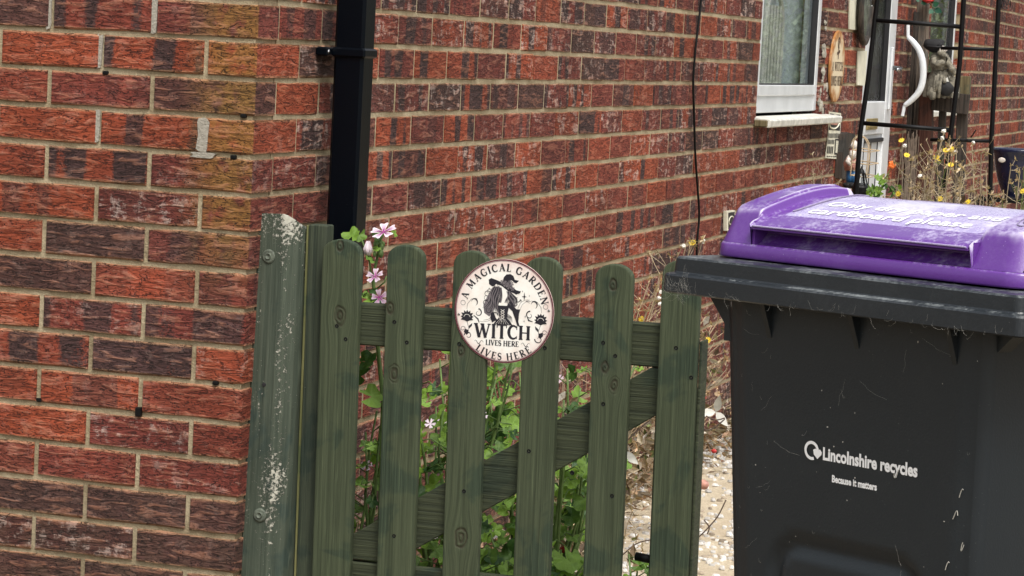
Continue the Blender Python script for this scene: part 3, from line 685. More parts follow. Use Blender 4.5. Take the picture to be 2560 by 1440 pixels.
# the print of a lady in a pointed hat, flowers, scrolls and stars (unit = 1 mm, sign centre at 0,0)
pk = Ink(); pg = Ink(); mm = lambda L: [(a/1000, b/1000) for a, b in L]
pk.poly(mm([(-27, 40), (-29, 46), (-24, 49), (-14, 46), (-3, 42), (0, 52), (5, 57), (12, 58), (18, 55), (21, 48), (26, 44), (29, 47), (24, 42), (20, 43), (15, 47), (12, 46), (15, 36), (24, 30), (32, 28), (28, 26), (20, 24), (8, 28), (-4, 36), (-14, 39), (-21, 36)]))
pk.poly(mm([(-29, 46), (-28, 38), (-22, 34), (-16, 36), (-16, 42), (-24, 48)]))
pk.poly(mm([(16, 26), (24, 22), (32, 25), (33, 29)]))
for k, (x, z, r) in enumerate(((-2, 43, 4), (4, 40, 5), (10, 36, 5), (15, 40, 3.5), (12, 44, 3), (17, 32, 3.5))):
    for q in range(5): a = q*72+k*20; pg.poly(mm([(x, z), (x+r*math.cos(R(a-25)), z+r*math.sin(R(a-25))), (x+r*1.25*math.cos(R(a)), z+r*1.25*math.sin(R(a))), (x+r*math.cos(R(a+25)), z+r*math.sin(R(a+25)))]))
hm = Ink(); hm.poly(mm([(-8, 36), (-22, 32), (-31, 16), (-38, 0), (-36, -14), (-26, -20), (-19, -10), (-13, 2), (-11, 16), (-8, 28)])); hm.poly(mm([(7, 30), (14, 22), (21, 10), (24, 0), (18, -3), (13, 4), (10, 12), (8, 22)])); hm.v = [(x*1.05-.002, -.00006, z*1.077+.0095) for x, y, z in hm.v]; tag(hm.build('printed_hair', M['inkgrey'], sg, recalc=False), kind='stuff')
for i in range(16):   # hair, left fall
    o = i*1.05; pts = [(-4-o*.9+3.4*math.sin(t*7+i*.25)*t**.6-14*t*(i/12), 33+o*.12-54*t+14*t*i/15) for t in [j/16 for j in range(17)]]; (pk if i % 3 else pg).stroke(mm(pts), .0010, .0019, .0006)
for i in range(12):
    pts = [(6+i*.9+2.5*math.sin(t*6+i*.4)+8*t*(i/7), 27-26*t+3*t*i/7) for t in [j/12 for j in range(13)]]; (pk if i % 3 else pg).stroke(mm(pts), .0008, .0016, .0005)
for cx, cz, r, s in ((-31, 20, 7, 1), (-34, 4, 6, 1), (-28, -8, 6, -1), (-15, -17, 6, 1), (27, 14, 6, -1), (22, 6, 5, -1)):
    pk.stroke(mm([(cx+r*(1-t*.6)*math.cos(s*t*5.2), cz+r*(1-t*.6)*math.sin(s*t*5.2)) for t in [j/14 for j in range(15)]]), .0016, .001, .0004)
pk.poly(mm([(-10, -1), (-9, 2), (8, 2), (11, 8), (15, 10), (21, 0), (26, -4), (33, -4), (31, -12), (30, -26), (33, -35), (28, -33), (24, -22), (18, -8), (11, -2), (9, -12), (9, -18), (4, -25), (-2, -27), (-7, -18), (-7, -10)]))
pk.poly(mm([(-7, -20), (-2, -28), (7, -20), (14, -26), (19, -33), (-18, -33), (-13, -27)]))
pk.poly(mm([(-23, -14), (-18, -10), (-14, -20), (-10, -26), (-15, -27), (-20, -30), (-24, -22)]))
for i in range(7): pk.stroke(mm([(3+i*1.9, -9-i*1.2), (7+i*1.7, -20), (5+i*2.2, -28)]), .0006, .0012, .0004)
pk.stroke(mm([(33, -4), (36, 4), (43, 10), (50, 11)]), .0005); pk.stroke(mm([(28, -3), (33, 8), (41, 13), (48, 14)]), .0005)
for q in ((51, 8), (53, 11), (51, 14)): pk.stroke(mm([(43, 11), q]), .0005)
pk.stroke(mm([(-21, -24), (-28, -28), (-38, -30), (-45, -29)]), .0005); pk.stroke(mm([(-20, -19), (-28, -25), (-37, -27)]), .0005)
wl = Ink()
for i in range(4): wl.stroke(mm([(-4, -6-i*4.5), (3, -10-i*4.5)]), .0008); wl.stroke(mm([(3, -6-i*4.5), (-4, -10-i*4.5)]), .0008)
wl.poly(mm([(-9, 1), (-8, 6), (7, 6), (8, 1)]))
for i in range(6): wl.stroke(mm([(-13+i*5, -32), (-5+i*1.8, -23)]), .0004)
for v in wl.v: pass
wl.v = [(x, y-.0006, z) for x, y, z in wl.v]
for q_ in (pk, pg, wl): q_.v = [(x*1.05-.002, y, z*1.077+.0095) for x, y, z in q_.v]
def lotus(cx, cz):
    for a in (-20, 8, 38, 65, 90, 115, 142, 172, 200):
        r = 15 if 30 < a < 150 else 13.5; c0, s0 = math.cos(R(a)), math.sin(R(a)); w = 3.3
        pk.poly(mm([(cx, cz), (cx+r*.55*c0-w*s0, cz+r*.55*s0+w*c0), (cx+r*c0, cz+r*s0), (cx+r*.55*c0+w*s0, cz+r*.55*s0-w*c0)]))
    pk.poly(mm([(cx-6, cz+2), (cx+6, cz+2), (cx+7, cz-5), (cx, cz-8), (cx-7, cz-5)]))
    wl.v += []; k = len(wl.v); wl.stroke(mm(arc(cx, cz+1, 6, 5, 0, 180, 8)), .0008); wl.v[k:] = [(x, y-.0006, z) for x, y, z in wl.v[k:]]
lotus(-74, -16); lotus(74, -15)
for s in (-1, 1):
    bx, bz = (-74, -24) if s < 0 else (74, -23)
    pk.stroke(mm([(bx, bz), (bx-s*4, bz-12), (bx-s*3, bz-20)]), .0008)
    pk.poly(mm([(bx-s*4, bz-14), (bx-s*10, bz-8), (bx-s*11, bz-2), (bx-s*4, bz-8)])); pk.poly(mm([(bx-s*3, bz-16), (bx+s*4, bz-14), (bx+s*6, bz-20), (bx, bz-26), (bx-s*4, bz-22)]))
    pk.stroke(mm([(bx-s*3+8*(1-t*.7)*math.cos(3.1+s*t*6)*1, bz-27+8*(1-t*.7)*math.sin(3.1+s*t*6)) for t in [j/14 for j in range(15)]]), .0022, .0014, .0005)
    pk.stroke(mm([(bx+s*8+5*(1-t*.5)*math.cos(t*6), bz-14+5*(1-t*.5)*math.sin(t*6)) for t in [j/12 for j in range(13)]]), .0009)
    pk.stroke(mm([(bx-s*22+8*(1-t*.7)*math.cos(1.5+s*t*6), bz+18+8*(1-t*.7)*math.sin(1.5+s*t*6)) for t in [j/14 for j in range(15)]]), .0026, .0014, .0005)
    pk.stroke(mm([(bx-s*13, bz+13), (bx-s*22, bz+6), (bx-s*25, bz-2)] if s < 0 else [(bx-s*16, bz+6), (bx-s*24, bz+8), (bx-s*28, bz+16)]), .0012, .003, .0006)
    pk.stroke(mm([(bx+s*1, bz+24), (bx, bz+34), (bx-s*8, bz+44), (bx-s*20, bz+46)]), .0005, .0009, .0004)
    pk.ring((( bx+s*9)/1000, (bz+36)/1000), .0042, .0049, 20); pk.stroke(mm(arc(bx-s*14, bz+38, 6, 7, -60, 170, 10)), .0005, .0032, .0005)
pk.ring((-.036, .024), .004, .0047, 20); pk.ring((-.030, .037), .004, .0047, 20)
for x, z, r in ((-14, 50, 3.4), (-9, 52, 2.2), (-31, 42, 3), (-27, 36, 2.5), (-24, 30, 2.5), (40, 30, 9), (34, 22, 3.4), (29, 36, 3), (36, 40, 2.6), (50, 32, 2.6), (43, -8, 3.6), (45, -3, 2.4), (41, -17, 3), (25, 38, 2)):
    pk.poly(mm([(x-r*.6, z), (x-r*.12, z+r*.12), (x, z+r), (x+r*.12, z+r*.12), (x+r*.6, z), (x+r*.12, z-r*.12), (x, z-r), (x-r*.12, z-r*.12)]))
pk.build('printed_design', M['ink'], sg, recalc=False); pg.v = [(x, y-.0003, z) for x, y, z in pg.v]; pg.build('printed_shading', M['inkgrey'], sg, recalc=False); tag(wl.build('printed_highlight', M['sign'], sg, recalc=False), kind='stuff')
for px, py in ((1147, 783), (1372, 780)):
    p = at(px, py, Y=.0585)-sg.location; mb = MB(); mb.lathe([(0, -.0012), (.002, -.001), (.0028, 0)], (p.x, 0, p.z), 10, 'y'); mb.build('screw', M['chrome'], sg)

# ------------------------------------------------------------------ wheelie bin (own axes: x across the front, y back, z up from the rim)
hb, tb = R(-30.2), R(.7)
BU = Vector((math.cos(hb)*math.cos(tb), math.sin(hb)*math.cos(tb), math.sin(tb))); BV = Vector((-math.sin(hb), math.cos(hb), 0)); BW = BU.cross(BV)
BO = Vector((1.11299, -1.05248, 1.05261))
wbin = empty('wheelie_bin', label='black wheelie bin with dusty purple lid standing in front of the gate', cat='bin')
wbin.matrix_world = Matrix(((BU.x, BV.x, BW.x, BO.x), (BU.y, BV.y, BW.y, BO.y), (BU.z, BV.z, BW.z, BO.z), (0, 0, 0, 1)))
WR, DR = .613, .70
def rrect(x0, x1, y0, y1, r, z, n=6):
    p = []
    for cx, cy, a in ((x1-r, y0+r, -90), (x1-r, y1-r, 0), (x0+r, y1-r, 90), (x0+r, y0+r, 180)):
        for i in range(n+1): p.append((cx+r*math.cos(R(a+90*i/n)), cy+r*math.sin(R(a+90*i/n)), z))
    return p
def loft(mb, rings, cap0=False, cap1=False):
    n = len(rings[0]); vs = [p for r in rings for p in r]; fs = [(i*n+k, i*n+(k+1) % n, (i+1)*n+(k+1) % n, (i+1)*n+k) for i in range(len(rings)-1) for k in range(n)]
    if cap0: fs.append(tuple(range(n-1, -1, -1)))
    if cap1: fs.append(tuple(range((len(rings)-1)*n, len(rings)*n)))
    return mb.add(vs, fs)
def rimring(o, z, r=.012): return rrect(-o, WR+o, -o, DR+o, r, z)
rb = MB()
loft(rb, [rimring(-.055, -.050), rimring(.0085, -.052), rimring(.0110, -.050), rimring(.0102, -.0275), rimring(.0085, -.0248), rimring(.0012, -.0228), rimring(.0004, -.021), rimring(-.0006, -.003), rimring(-.003, -.0002), rimring(-.020, .0012), rimring(-.055, .0008)])
rb.build('rim', M['rim'], wbin, smooth=False)
# body: tapering tub with a heightfield front (raised panel low down)
bd = MB()
def bx(z): t = -z/1.03; return .068+.045*t, .543-.045*t
def bf(z): return .030+.055*(-z/1.03)
for_n = 70; NZ = 90; zs = [-.045-.975*i/NZ for i in range(NZ+1)]
def sst(a, b, x): t = min(1, max(0, (x-a)/(b-a))); return t*t*(3-2*t)
vs = []
for z in zs:
    x0, x1 = bx(z); y0 = bf(z)
    for i in range(for_n+1):
        t = i/for_n; x = x0+.014+(x1-x0-.028)*t
        # raised rounded rectangle panel below
        cx, cz, hx, hz, rr = (x0+x1)/2+.002, -.62, .130, .235, .05
        dx, dz = abs(x-cx)-(hx-rr), abs(z-cz)-(hz-rr); d = math.hypot(max(dx, 0), max(dz, 0))+min(max(dx, dz), 0)-rr
        bump = -.010*(sst(-.016, -.004, d))*(1-sst(.002, .016, d))
        side = .006*(1-sst(.0, .03, x-x0-.014))+.006*(1-sst(.0, .03, x1-.014-x))
        vs.append((x, y0+.0-bump*.9+side, z))
n = for_n+1
bd.add(vs, [(j*n+i, j*n+i+1, (j+1)*n+i+1, (j+1)*n+i) for j in range(NZ) for i in range(for_n)])
rings = []
for z in (-.045, -.3, -.6, -1.02):
    x0, x1 = bx(z); y0 = bf(z)
    rings.append([(x0+.014, y0+.006, z), (x0+.004, y0+.010, z), (x0, y0+.022, z), (x0+.01, y0+.57, z), (x0+.03, y0+.59, z), (x1-.03, y0+.59, z), (x1-.01, y0+.57, z), (x1, y0+.022, z), (x1-.004, y0+.010, z), (x1-.014, y0+.006, z)])
vs = [p for r in rings for p in r]; bd.add(vs, [(i*10+k, i*10+k+1, (i+1)*10+k+1, (i+1)*10+k) for i in range(3) for k in range(9)]+[tuple(range(39, 29, -1))])
body = bd.build('body', M['bin'], wbin, smooth=True, recalc=False)
for x, ln in ((.162, .052), (.321, .05), (.487, .052)):
    rb = MB(); rb.prism([(.012, -.046), (.045, -.046), (.045, -.052-ln), (.036, -.052-ln)], x-.004, x+.004, 'x'); rb.build('rib', M['bin'], body)
rb = MB(); rb.prism([(.028, -.049), (.09, -.049), (.09, -.116), (.066, -.116), (.066, -.092)], .045, .075); rb.build('side_bracket', M['bin'], body)
rb = MB(); rb.prism([(WR-.040, -.049), (WR-.10, -.049), (WR-.10, -.108), (WR-.078, -.108), (WR-.078, -.086)], .055, .085); rb.build('side_bracket', M['bin'], body)
# --- lid
LX0, LX1, LY0, LY1 = .031, .578, .050, .690
def crest(a, b, v): t = min(1, max(0, (v-a)/(b-a))); return 1-(1-t)**1.55
def hC(v): return .050+.043*crest(.045, .22, v)-.072*max(0, v-.22)
def hR_(v): return .069+.036*crest(.06, .22, v)-.018*sst(.258, .276, v)-.065*max(0, v-.23)
us = sorted(set([LX0+.001, .034, .037, .041, .045, .049, .053, .057, .062, .068, .075, .083, .09, .095, .098, .1005, .1015, .1025, .1035, .1045, .1055, .1065, .1075, .110, .114, .118]+[.125+i*.01 for i in range(36)]+[.487, .4905, .4915, .4925, .4935, .4945, .4955, .4965, .500, .504, .508, .514, .52, .527, .535, .543, .550, .556, .560, .564, .568, .572, LX1-.001]))
vv = [LY0, .252, .256, .26, .264, .268, .273, .278, .0525, .055, .058, .061, .064, .067, .070, .074, .078, .084, .09, .097, .105, .115, .125]+[.14+i*.015 for i in range(36)]+[.681, .685, .688, LY1]
vv.sort()
us_l, us_r = .1045, .4935
def wallp(t): return max(0, t) if t < .8 else 1-(1.2-t)**2/.8 if t < 1.2 else 1
def dist_rr(x, y, r=.035):
    dx = abs(x-(LX0+LX1)/2)-((LX1-LX0)/2-r); dy = abs(y-(LY0+LY1)/2)-((LY1-LY0)/2-r)
    return -(math.hypot(max(dx, 0), max(dy, 0))+min(max(dx, dy), 0)-r)
def lidz(u, v):
    mid = sst(us_l-.003, us_l+.003, u)*(1-sst(us_r-.003, us_r+.003, u))
    h = hR_(v)*(1-mid)+hC(v)*mid
    d = dist_rr(u, v); e = wallp(d/.0195)
    if mid > .5 and v < .2: return h-.003*math.exp(-((v-.05)/.004)**2)
    z = .024+(h-.024)*e
    if u < .1:  # oval groove pressed in the raised side
        gx, gy, hx, hy, rr = .079, .17, .019, .075, .014; dx, dy = abs(u-gx)-(hx-rr), abs(v-gy)-(hy-rr); q = math.hypot(max(dx, 0), max(dy, 0))+min(max(dx, dy), 0)-rr
        z += .0022*1.7*math.exp(-(q/.0024)**2)
    return z
ld = MB(); vs = []; idx = {}; f = []
for j, v in enumerate(vv):
    for i, u in enumerate(us):
        mid = us_l < u < us_r; x, y = u, v
        if mid and v < .13: y = v-.006*(1-sst(.05, .13, v))
        r = .035; cx = LX0+r if u < LX0+r else LX1-r if u > LX1-r else None; cy = LY0+r if v < LY0+r else LY1-r if v > LY1-r else None
        if cx and cy:
            a, b = x-cx, y-cy; m_ = max(abs(a), abs(b)); l = math.hypot(a, b)
            if l > 0: x, y = cx+a*m_/l, cy+b*m_/l
        # the side walls lean in towards the top
        vs.append((x, y, lidz(x, y) if not (mid and v < .13) else lidz(u, v)))
n = len(us); ld.add(vs, [(j*n+i, j*n+i+1, (j+1)*n+i+1, (j+1)*n+i) for j in range(len(vv)-1) for i in range(n-1)])
lid = ld.build('lid', M['lid'], wbin, smooth=True, recalc=False)
fl = MB()
def lr(o, z): return rrect(LX0-o, LX1+o, LY0-o, LY1+o, .035+o, z, 8)
loft(fl, [lr(-.05, .0235), lr(-.003, .0242), lr(.0008, .0235), lr(.003, .020), lr(.0045, .006), lr(.0035, .0035), lr(-.003, .003)])
fl.build('lid_flange', M['lid_plain'], lid, smooth=True)
# grip recess under the lip
rc = MB(); a, b = .106, .492
rc.prism([(.060, .0245), (.066, .0275), (.090, .050), (.094, .062), (.10, .062), (.10, .0235)], a, b, 'x'); rc.box(a-.002, a+.003, .052, .10, .022, .057); rc.box(b-.003, b+.002, .052, .10, .022, .057)
rc.tube([(a+.002, .0795, .0412), (b-.002, .0795, .0412)], .0014, 6)
rc.box(a+.001, b-.001, .0445, .0475, .0455, .0495, .001)
rc.build('grip_recess', M['lid_plain'], lid)
lp = MB(); n = 24; vs = [(a+(b-a)*i/n, y, (hC(.05)-.0035) if y < .06 else .059) for y in (.0465, .098) for i in range(n+1)]
lp.add(vs, [(i, i+1, n+1+i+1, n+1+i) for i in range(n)]); lp.build('lip_underside', M['lid_plain'], lid)
le = MB(); le.tube([(us_l+.006+(us_r-us_l-.012)*i/20, .0440, hC(.05)-.0012) for i in range(21)], .0013, 6); le.build('lip_edge', plastic_mat('worn purple edge', (.36, .30, .48), .5, .3, (.6, .58, .66)), lid)
# raised film label with words, following the panel
def onlid(x, y, dz): return (x, y, hC(y)+dz)
lb = MB(); x0, x1, y0, y1 = .128, .478, .088, .40; nx, ny = 34, 30; vs = []
for j in range(ny+1):
    for i in range(nx+1):
        x = x0+(x1-x0)*i/nx; y = y0+(y1-y0)*j/ny; e = min(i, nx-i, j, ny-j); vs.append(onlid(x, y, .0006 if e == 0 else .0022 if e == 1 else .0026))
lb.add(vs, [(j*(nx+1)+i, j*(nx+1)+i+1, (j+1)*(nx+1)+i+1, (j+1)*(nx+1)+i) for j in range(ny) for i in range(nx)]); lb.build('label', M['label'], lid, smooth=True)
def text_mesh(txt, size, bold=0.0, width=None, height=None):
    cu = bpy.data.curves.new('t', 'FONT'); cu.body = txt; cu.size = size; cu.offset = bold; cu.resolution_u = 3
    o = bpy.data.objects.new('t', cu); COL.objects.link(o); bpy.context.view_layer.update()
    me = bpy.data.meshes.new_from_object(o.evaluated_get(bpy.context.evaluated_depsgraph_get())); bpy.data.objects.remove(o); bpy.data.curves.remove(cu)
    xs = [v.co.x for v in me.vertices]; ys = [v.co.y for v in me.vertices]; x0, x1, y0, y1 = min(xs), max(xs), min(ys), max(ys)
    sx = width/(x1-x0) if width else 1; sy = height/(y1-y0) if height else sx
    for v in me.vertices: v.co = ((v.co.x-x0)*sx, (v.co.y-y0)*sy, 0)
    return me
def subdiv(me, n):
    bm = bmesh.new(); bm.from_mesh(me); bmesh.ops.subdivide_edges(bm, edges=[e for e in bm.edges if e.calc_length() > .01], cuts=n); bmesh.ops.triangulate(bm, faces=bm.faces); bm.to_mesh(me); bm.free()
for txt, xx, yy, wd, hg in (('Only dry paper and', .163, .128, .305, .030), ('cardboard please', .160, .092, .285, .030)):
    me = text_mesh(txt, .04, .0006, wd, hg); subdiv(me, 2)
    for v in me.vertices: v.co = onlid(xx+v.co.x, yy+v.co.y, .0034)
    link('lettering', me, lid, M['white_print'])
for pts in ([(.135+.02*t, .10+.02*t+.12*t*t) for t in [i/20 for i in range(21)]], [(.20+.07*math.cos(a)*1.0+.05, .32+.03*math.sin(a)) for a in [i*.32 for i in range(20)]]):
    pp = [onlid(x, y, .0036) for x, y in pts]; t_ = MB(); t_.tube(pp, .0012, 4); t_.build('drawn_line', plain('faint grey print', (.2, .17, .26), .5, bmp=0), lid)
# printed circles on the raised right-hand side
t_ = MB()
for r in (.006, .011, .016): t_.tube([(.533+r*math.cos(a*.4), .13+2.2*r*math.sin(a*.4), lidz(.533, .13+2.2*r*math.sin(a*.4))+.001) for a in range(17)], .0009, 4)
t_.build('printed_ring', bpy.data.materials['faint grey print'], lid)
# --- white printing on the tub
def onfront(x, z): return (x, bf(z)-.0006, z)
def front_text(txt, x0, z0, wd, hg, bold):
    me = text_mesh(txt, .03, bold, wd, hg); bm = bmesh.new(); bm.from_mesh(me); bm.to_mesh(me); bm.free()
    for v in me.vertices: v.co = onfront(x0+v.co.x, z0+v.co.y)
    me.flip_normals(); link('lettering', me, body, M['white_print'])
front_text('Lincolnshire recycles', .2645, -.2655, .1655, .0235, .0011)
front_text('Because it matters', .2815, -.2885, .0795, .0103, .0012)
lg = Ink(); cx, cz, r = .2445, -.2495, .0112
lg.stroke(arc(cx, cz, r, r, 60, 292, 26), .0042); lg.stroke(arc(cx, cz, r, r, 60, 0, 6), .0042)
lg.poly([(cx+r-.0085, cz+.0015), (cx+r-.004, cz+.0035), (cx+r, cz+.001), (cx+r+.004, cz+.0035), (cx+r+.0075, cz-.0005), (cx+r+.0065, cz-.004), (cx+r-.0005, cz-.0105), (cx+r-.007, cz-.005)])
lg.v = [(x, bf(z)-.0008+y, z) for x, y, z in lg.v]; lg.build('recycling_mark', M['white_print'], body, recalc=False)
ax = MB(); ax.tube([(.06, .62, -.94), (WR-.06, .62, -.94)], .012, 8); ax.build('axle', M['black'], wbin)
for x in (.065, WR-.065):
    wh = MB(); wh.lathe([(.03, -.02), (.085, -.022), (.10, -.018), (.10, .018), (.085, .022), (.03, .02)], (x, .62, -.94), 24, 'x'); wo = wh.build('wheel', M['bin'], wbin)
hn = MB(); hn.tube([(.08, DR-.02, -.03), (.08, DR+.05, -.02), (WR-.08, DR+.05, -.02), (WR-.08, DR-.02, -.03)], .014, 10); hn.build('handle', M['rim'], wbin, smooth=True)
# cobwebs and stuck bits of plant
random.seed(21)
cw = MB()
def strand(p, ln, ax, rad=.00022, sag=.01):
    q = []; d = random.uniform(0, 6.28)
    for i in range(7): t = i/6; q.append((p[0]+math.cos(d)*ln*t+random.uniform(-1, 1)*ln*.06, p[1]-.0006-random.random()*.0015, p[2]+math.sin(d)*ln*t-sag*math.sin(t*3.14)))
    cw.tube(q, rad*.36, 3, False)
for i in range(46): strand((random.uniform(-.005, .05), -.012, random.uniform(-.05, -.028)), random.uniform(.01, .03), 0, .00016, .004)
for i in range(55):
    x = random.uniform(0, .6); strand((x, -.0105, random.uniform(-.052, -.044)), random.uniform(.004, .018), 0, .00018, .003)
for i in range(46):
    z = -random.uniform(.05, 1)**1.2*.6-.05; x0, x1 = bx(z); x = random.uniform(x0, x1) if i % 3 else random.uniform(.11, .17)
    strand((x, bf(z)-.001, z), random.choice((.004, .006, .012, .03, .05)), 0, .00018, .003)
for i in range(30): strand((random.uniform(.112, .15), .09, random.uniform(.026, .05)), .015, 0, .00016, .002)
tag(cw.build('cobweb', M['web'], wbin), kind='stuff')
db = MB()
for i in range(34):
    z = -random.uniform(.07, .5); x0, x1 = bx(z); x = random.uniform(x0+.01, x1-.01); r = random.uniform(.0003, .0008)
    db.ball((x, bf(z)-.0006, z), r, (random.uniform(.7, 2.5), .5, random.uniform(.7, 2.5)), 5, 4)
for (x, z, a) in ((.505, -.27, 1), (.495, -.30, 0), (.51, -.34, 2), (.485, -.37, 1), (.395, -.26, 3)):
    db.tube([(x+.004*math.cos(a+t), bf(z)-.0015, z+.006*math.sin(a+t*1.7)) for t in [i*.4 for i in range(8)]], .0007, 4)
tag(db.build('stuck_debris', M['web'], wbin), kind='stuff')

# ------------------------------------------------------------------ things on the side wall
cb = MB(); cpts = [(1757, -60), (1753, 0), (1745, 70), (1738, 130), (1733, 208), (1735, 280), (1738, 380), (1744, 470), (1748, 540), (1742, 620), (1745, 720)]
def smooth(pts, k=6):
    P = [Vector(p) for p in pts]; out = []
    for i in range(len(P)-1):
        a, b, c, d = P[max(0, i-1)], P[i], P[i+1], P[min(len(P)-1, i+2)]
        for j in range(k):
            t = j/k; out.append(.5*((2*b)+(c-a)*t+(2*a-5*b+4*c-d)*t*t+(3*b-a-3*c+d)*t**3))
    return out+[P[-1]]
cb.tube(smooth([at(x, y, X=.010) for x, y in cpts]), .0038, 8)
tag(cb.build('wall_cable', M['cable'], smooth=True), 'thin black cable hanging down the brick wall left of the near window', 'cable')
def wallboard(name, corners, th, mat, label, cat, X=.002, bevelw=.001):
    ps = [at(x, y, X=X+th) for x, y in corners]; mb = MB(); n = len(ps)
    mb.add([tuple(p) for p in ps]+[(X, p.y, p.z) for p in ps], [tuple(range(n)), tuple(range(2*n-1, n-1, -1))]+[(i+n, (i+1) % n+n, (i+1) % n, i) for i in range(n)])
    root = empty(name, label=label, cat=cat); mb.build('board', mat, root); return root, ps
r1, _ = wallboard('cream_strip', [(2126, -30), (2151, -30), (2150, 76), (2124, 73)], .006, M['cream'], 'cream card strip on the brick wall, upper one, cut off by the top edge', 'strip')
r2, _ = wallboard('cream_strip', [(2146, 128), (2168, 127), (2163, 214), (2144, 213)], .006, M['cream'], 'short cream card strip on the brick wall between the oval sign and the door', 'strip')
bq, bp = wallboard('warning_poster', [(2074, 279), (2103, 283), (2101, 330), (2097, 398), (2064, 395), (2071, 340)], .003, M['cream'], 'small black and cream printed warning notice below the end of the window sill', 'poster')
def printed(root, X, quads, mat, name='print'):
    mb = MB()
    for i, q in enumerate(quads):
        ps = [at(x, y, X=X+i*.00004) for x, y in q]; mb.add([tuple(p) for p in ps], [tuple(range(len(q)))])
    return mb.build(name, mat, root, recalc=False)
printed(bq, .0055, [[(2075, 283), (2101, 287), (2100, 327), (2072, 325)]]+[[(2072+i*3.2, 333+(i % 2)), (2074+i*3.2, 333), (2073.5+i*3.2, 345), (2071.5+i*3.2, 345)] for i in range(8)]+[[(2070+i*3.4, 349), (2072+i*3.4, 349), (2071.5+i*3.4, 360), (2069.5+i*3.4, 360)] for i in range(5)]+[[(2069+i*4, 366), (2071.5+i*4, 366), (2070+i*4, 384), (2067.5+i*4, 384)] for i in range(4)]+[[(2088, 347), (2099, 348), (2096, 387), (2086, 386)]]+[[(2067+i*5, 390), (2071+i*5, 390), (2071+i*5, 392), (2067+i*5, 392)] for i in range(5)], M['ink'], 'notice_print')
c0 = at(2086, 305, X=.006); mb = MB(); mb.tube([(.006, c0.y+.11*math.cos(a*.3), c0.z+.028*math.sin(a*.3)) for a in range(22)], .0035, 4); mb.build('notice_ring', M['cream'], bq)
printed(bq, .009, [[(2078, 300), (2095, 302), (2094, 313), (2077, 311)]], M['skinpink'], 'notice_patch'); printed(bq, .0075, [[(2090, 351), (2096.5, 352), (2094, 383), (2088.5, 382)]], M['cream'], 'notice_figure')
# oval sign
oc = at(2094, 166, X=.012); ov = empty('oval_sign', tuple(oc), label='tall oval weathered wooden sign reading A WITCH LIVES HERE beside the window', cat='sign')
def rust_mat():
    m = NT('rusty cream sign'); P = m.pos(); n = m.noise(P, 22, 5, .7, .5); x, y, z = m.sep(m.obj()); r = m.math('SQRT', m.math('ADD', m.math('POWER', m.math('DIVIDE', y, .155), 2), m.math('POWER', m.math('DIVIDE', z, .147), 2)))
    e = m.ramp(m.math('ADD', m.math('MULTIPLY', n, .6), m.math('MULTIPLY', r, .55)), .62, .85); c = m.mix(e, (.62, .52, .36), (.34, .14, .03)); return m.fin(c, .6)
ob = MB(); n = 40
A_o, B_o = .152, .147
for x0, x1, k in ((-.009, .0, 1),):
    ob.add([(x, A_o*math.cos(2*math.pi*i/n)*s, B_o*math.sin(2*math.pi*i/n)*s) for x, s in ((-.010, .985), (-.008, 1), (-.002, 1), (0, .98)) for i in range(n)], [(j*n+i, j*n+(i+1) % n, (j+1)*n+(i+1) % n, (j+1)*n+i) for j in range(3) for i in range(n)]+[tuple(range(3*n, 4*n)), tuple(range(n-1, -1, -1))])
ob.build('board', rust_mat(), ov)
oi = Ink(); M['browned'] = plain('brown sign paint', (.06, .022, .008), .6, bmp=0)
word(oi, 'A WITCH', 0, -.018, .036, .24); word(oi, 'LIVES HERE', 0, -.078, .038, .25)
oi.stroke([(0, .03), (0, .105)], .012); oi.stroke([(-.03, .052), (.03, .062)], .012); oi.stroke(arc(0, .095, .02, .022, 0, 300, 8), .009)
oi.v = [(-y+.0006, x, z) for x, y, z in oi.v]; oi.build('lettering', M['browned'], ov, recalc=False)
# dark framed oval mirror
mc = at(2166, 10, X=.03); mi = empty('oval_mirror', tuple(mc), label='dark wooden oval frame with pale glass half hidden by the trellis pole', cat='mirror')
mb = MB(); mb.tube([(0, .125*math.cos(a*.24), .165*math.sin(a*.24)) for a in range(27)], .014, 8); mb.build('frame', M['darkwood'], mi, smooth=True)
mb = MB(); mb.add([(.002, .115*math.cos(a*.2618), .155*math.sin(a*.2618)) for a in range(24)], [tuple(range(24))]); mb.build('glass', M['glass2mirror'], mi)
# small number plate behind the bin lid
pl, _ = wallboard('wall_plaque', [(1817, 528), (1838, 526), (1838, 575), (1817, 577)], .012, M['cream'], 'small white and black plaque on the brick wall just behind the purple lid', 'plaque')
printed(pl, .0146, [[(1821, 532), (1837, 529), (1837, 571), (1821, 573)]], M['ink'], 'plaque_print'); pc = at(1829, 551, X=.016); mb = MB(); mb.tube([(.0155, pc.y+.04*math.cos(a*.4), pc.z+.014*math.sin(a*.4)) for a in range(17)], .002, 4); mb.build('plaque_ring', M['cream'], pl)
# white grab rail
gr = empty('grab_rail', label='white curved plastic grab rail on the brick pier right of the door', cat='rail')
gpts = [(2270, 62, .012), (2270, 92, .014), (2284, 106, .04), (2299, 128, .07), (2307, 158, .085), (2307, 198, .085), (2298, 228, .07), (2279, 250, .045), (2261, 264, .018), (2256, 290, .012)]
mb = MB(); pp = smooth([at(x, y, Y=7.50) for x, y, X in gpts[1:-1]]); mb.tube(pp, [.009+.007*math.sin(math.pi*min(1, max(0, (i/(len(pp)-1))))) ** .5 for i in range(len(pp))], 10); mb.build('bar', M['upvc'], gr, smooth=True)
for a, b in ((gpts[0], gpts[1]), (gpts[-2], gpts[-1])):
    p, q = at(a[0], a[1], Y=7.50), at(b[0], b[1], Y=7.50); mb = MB(); mb.tube([p, q], .008, 6); mb.build('fixing_tab', M['upvc'], gr)

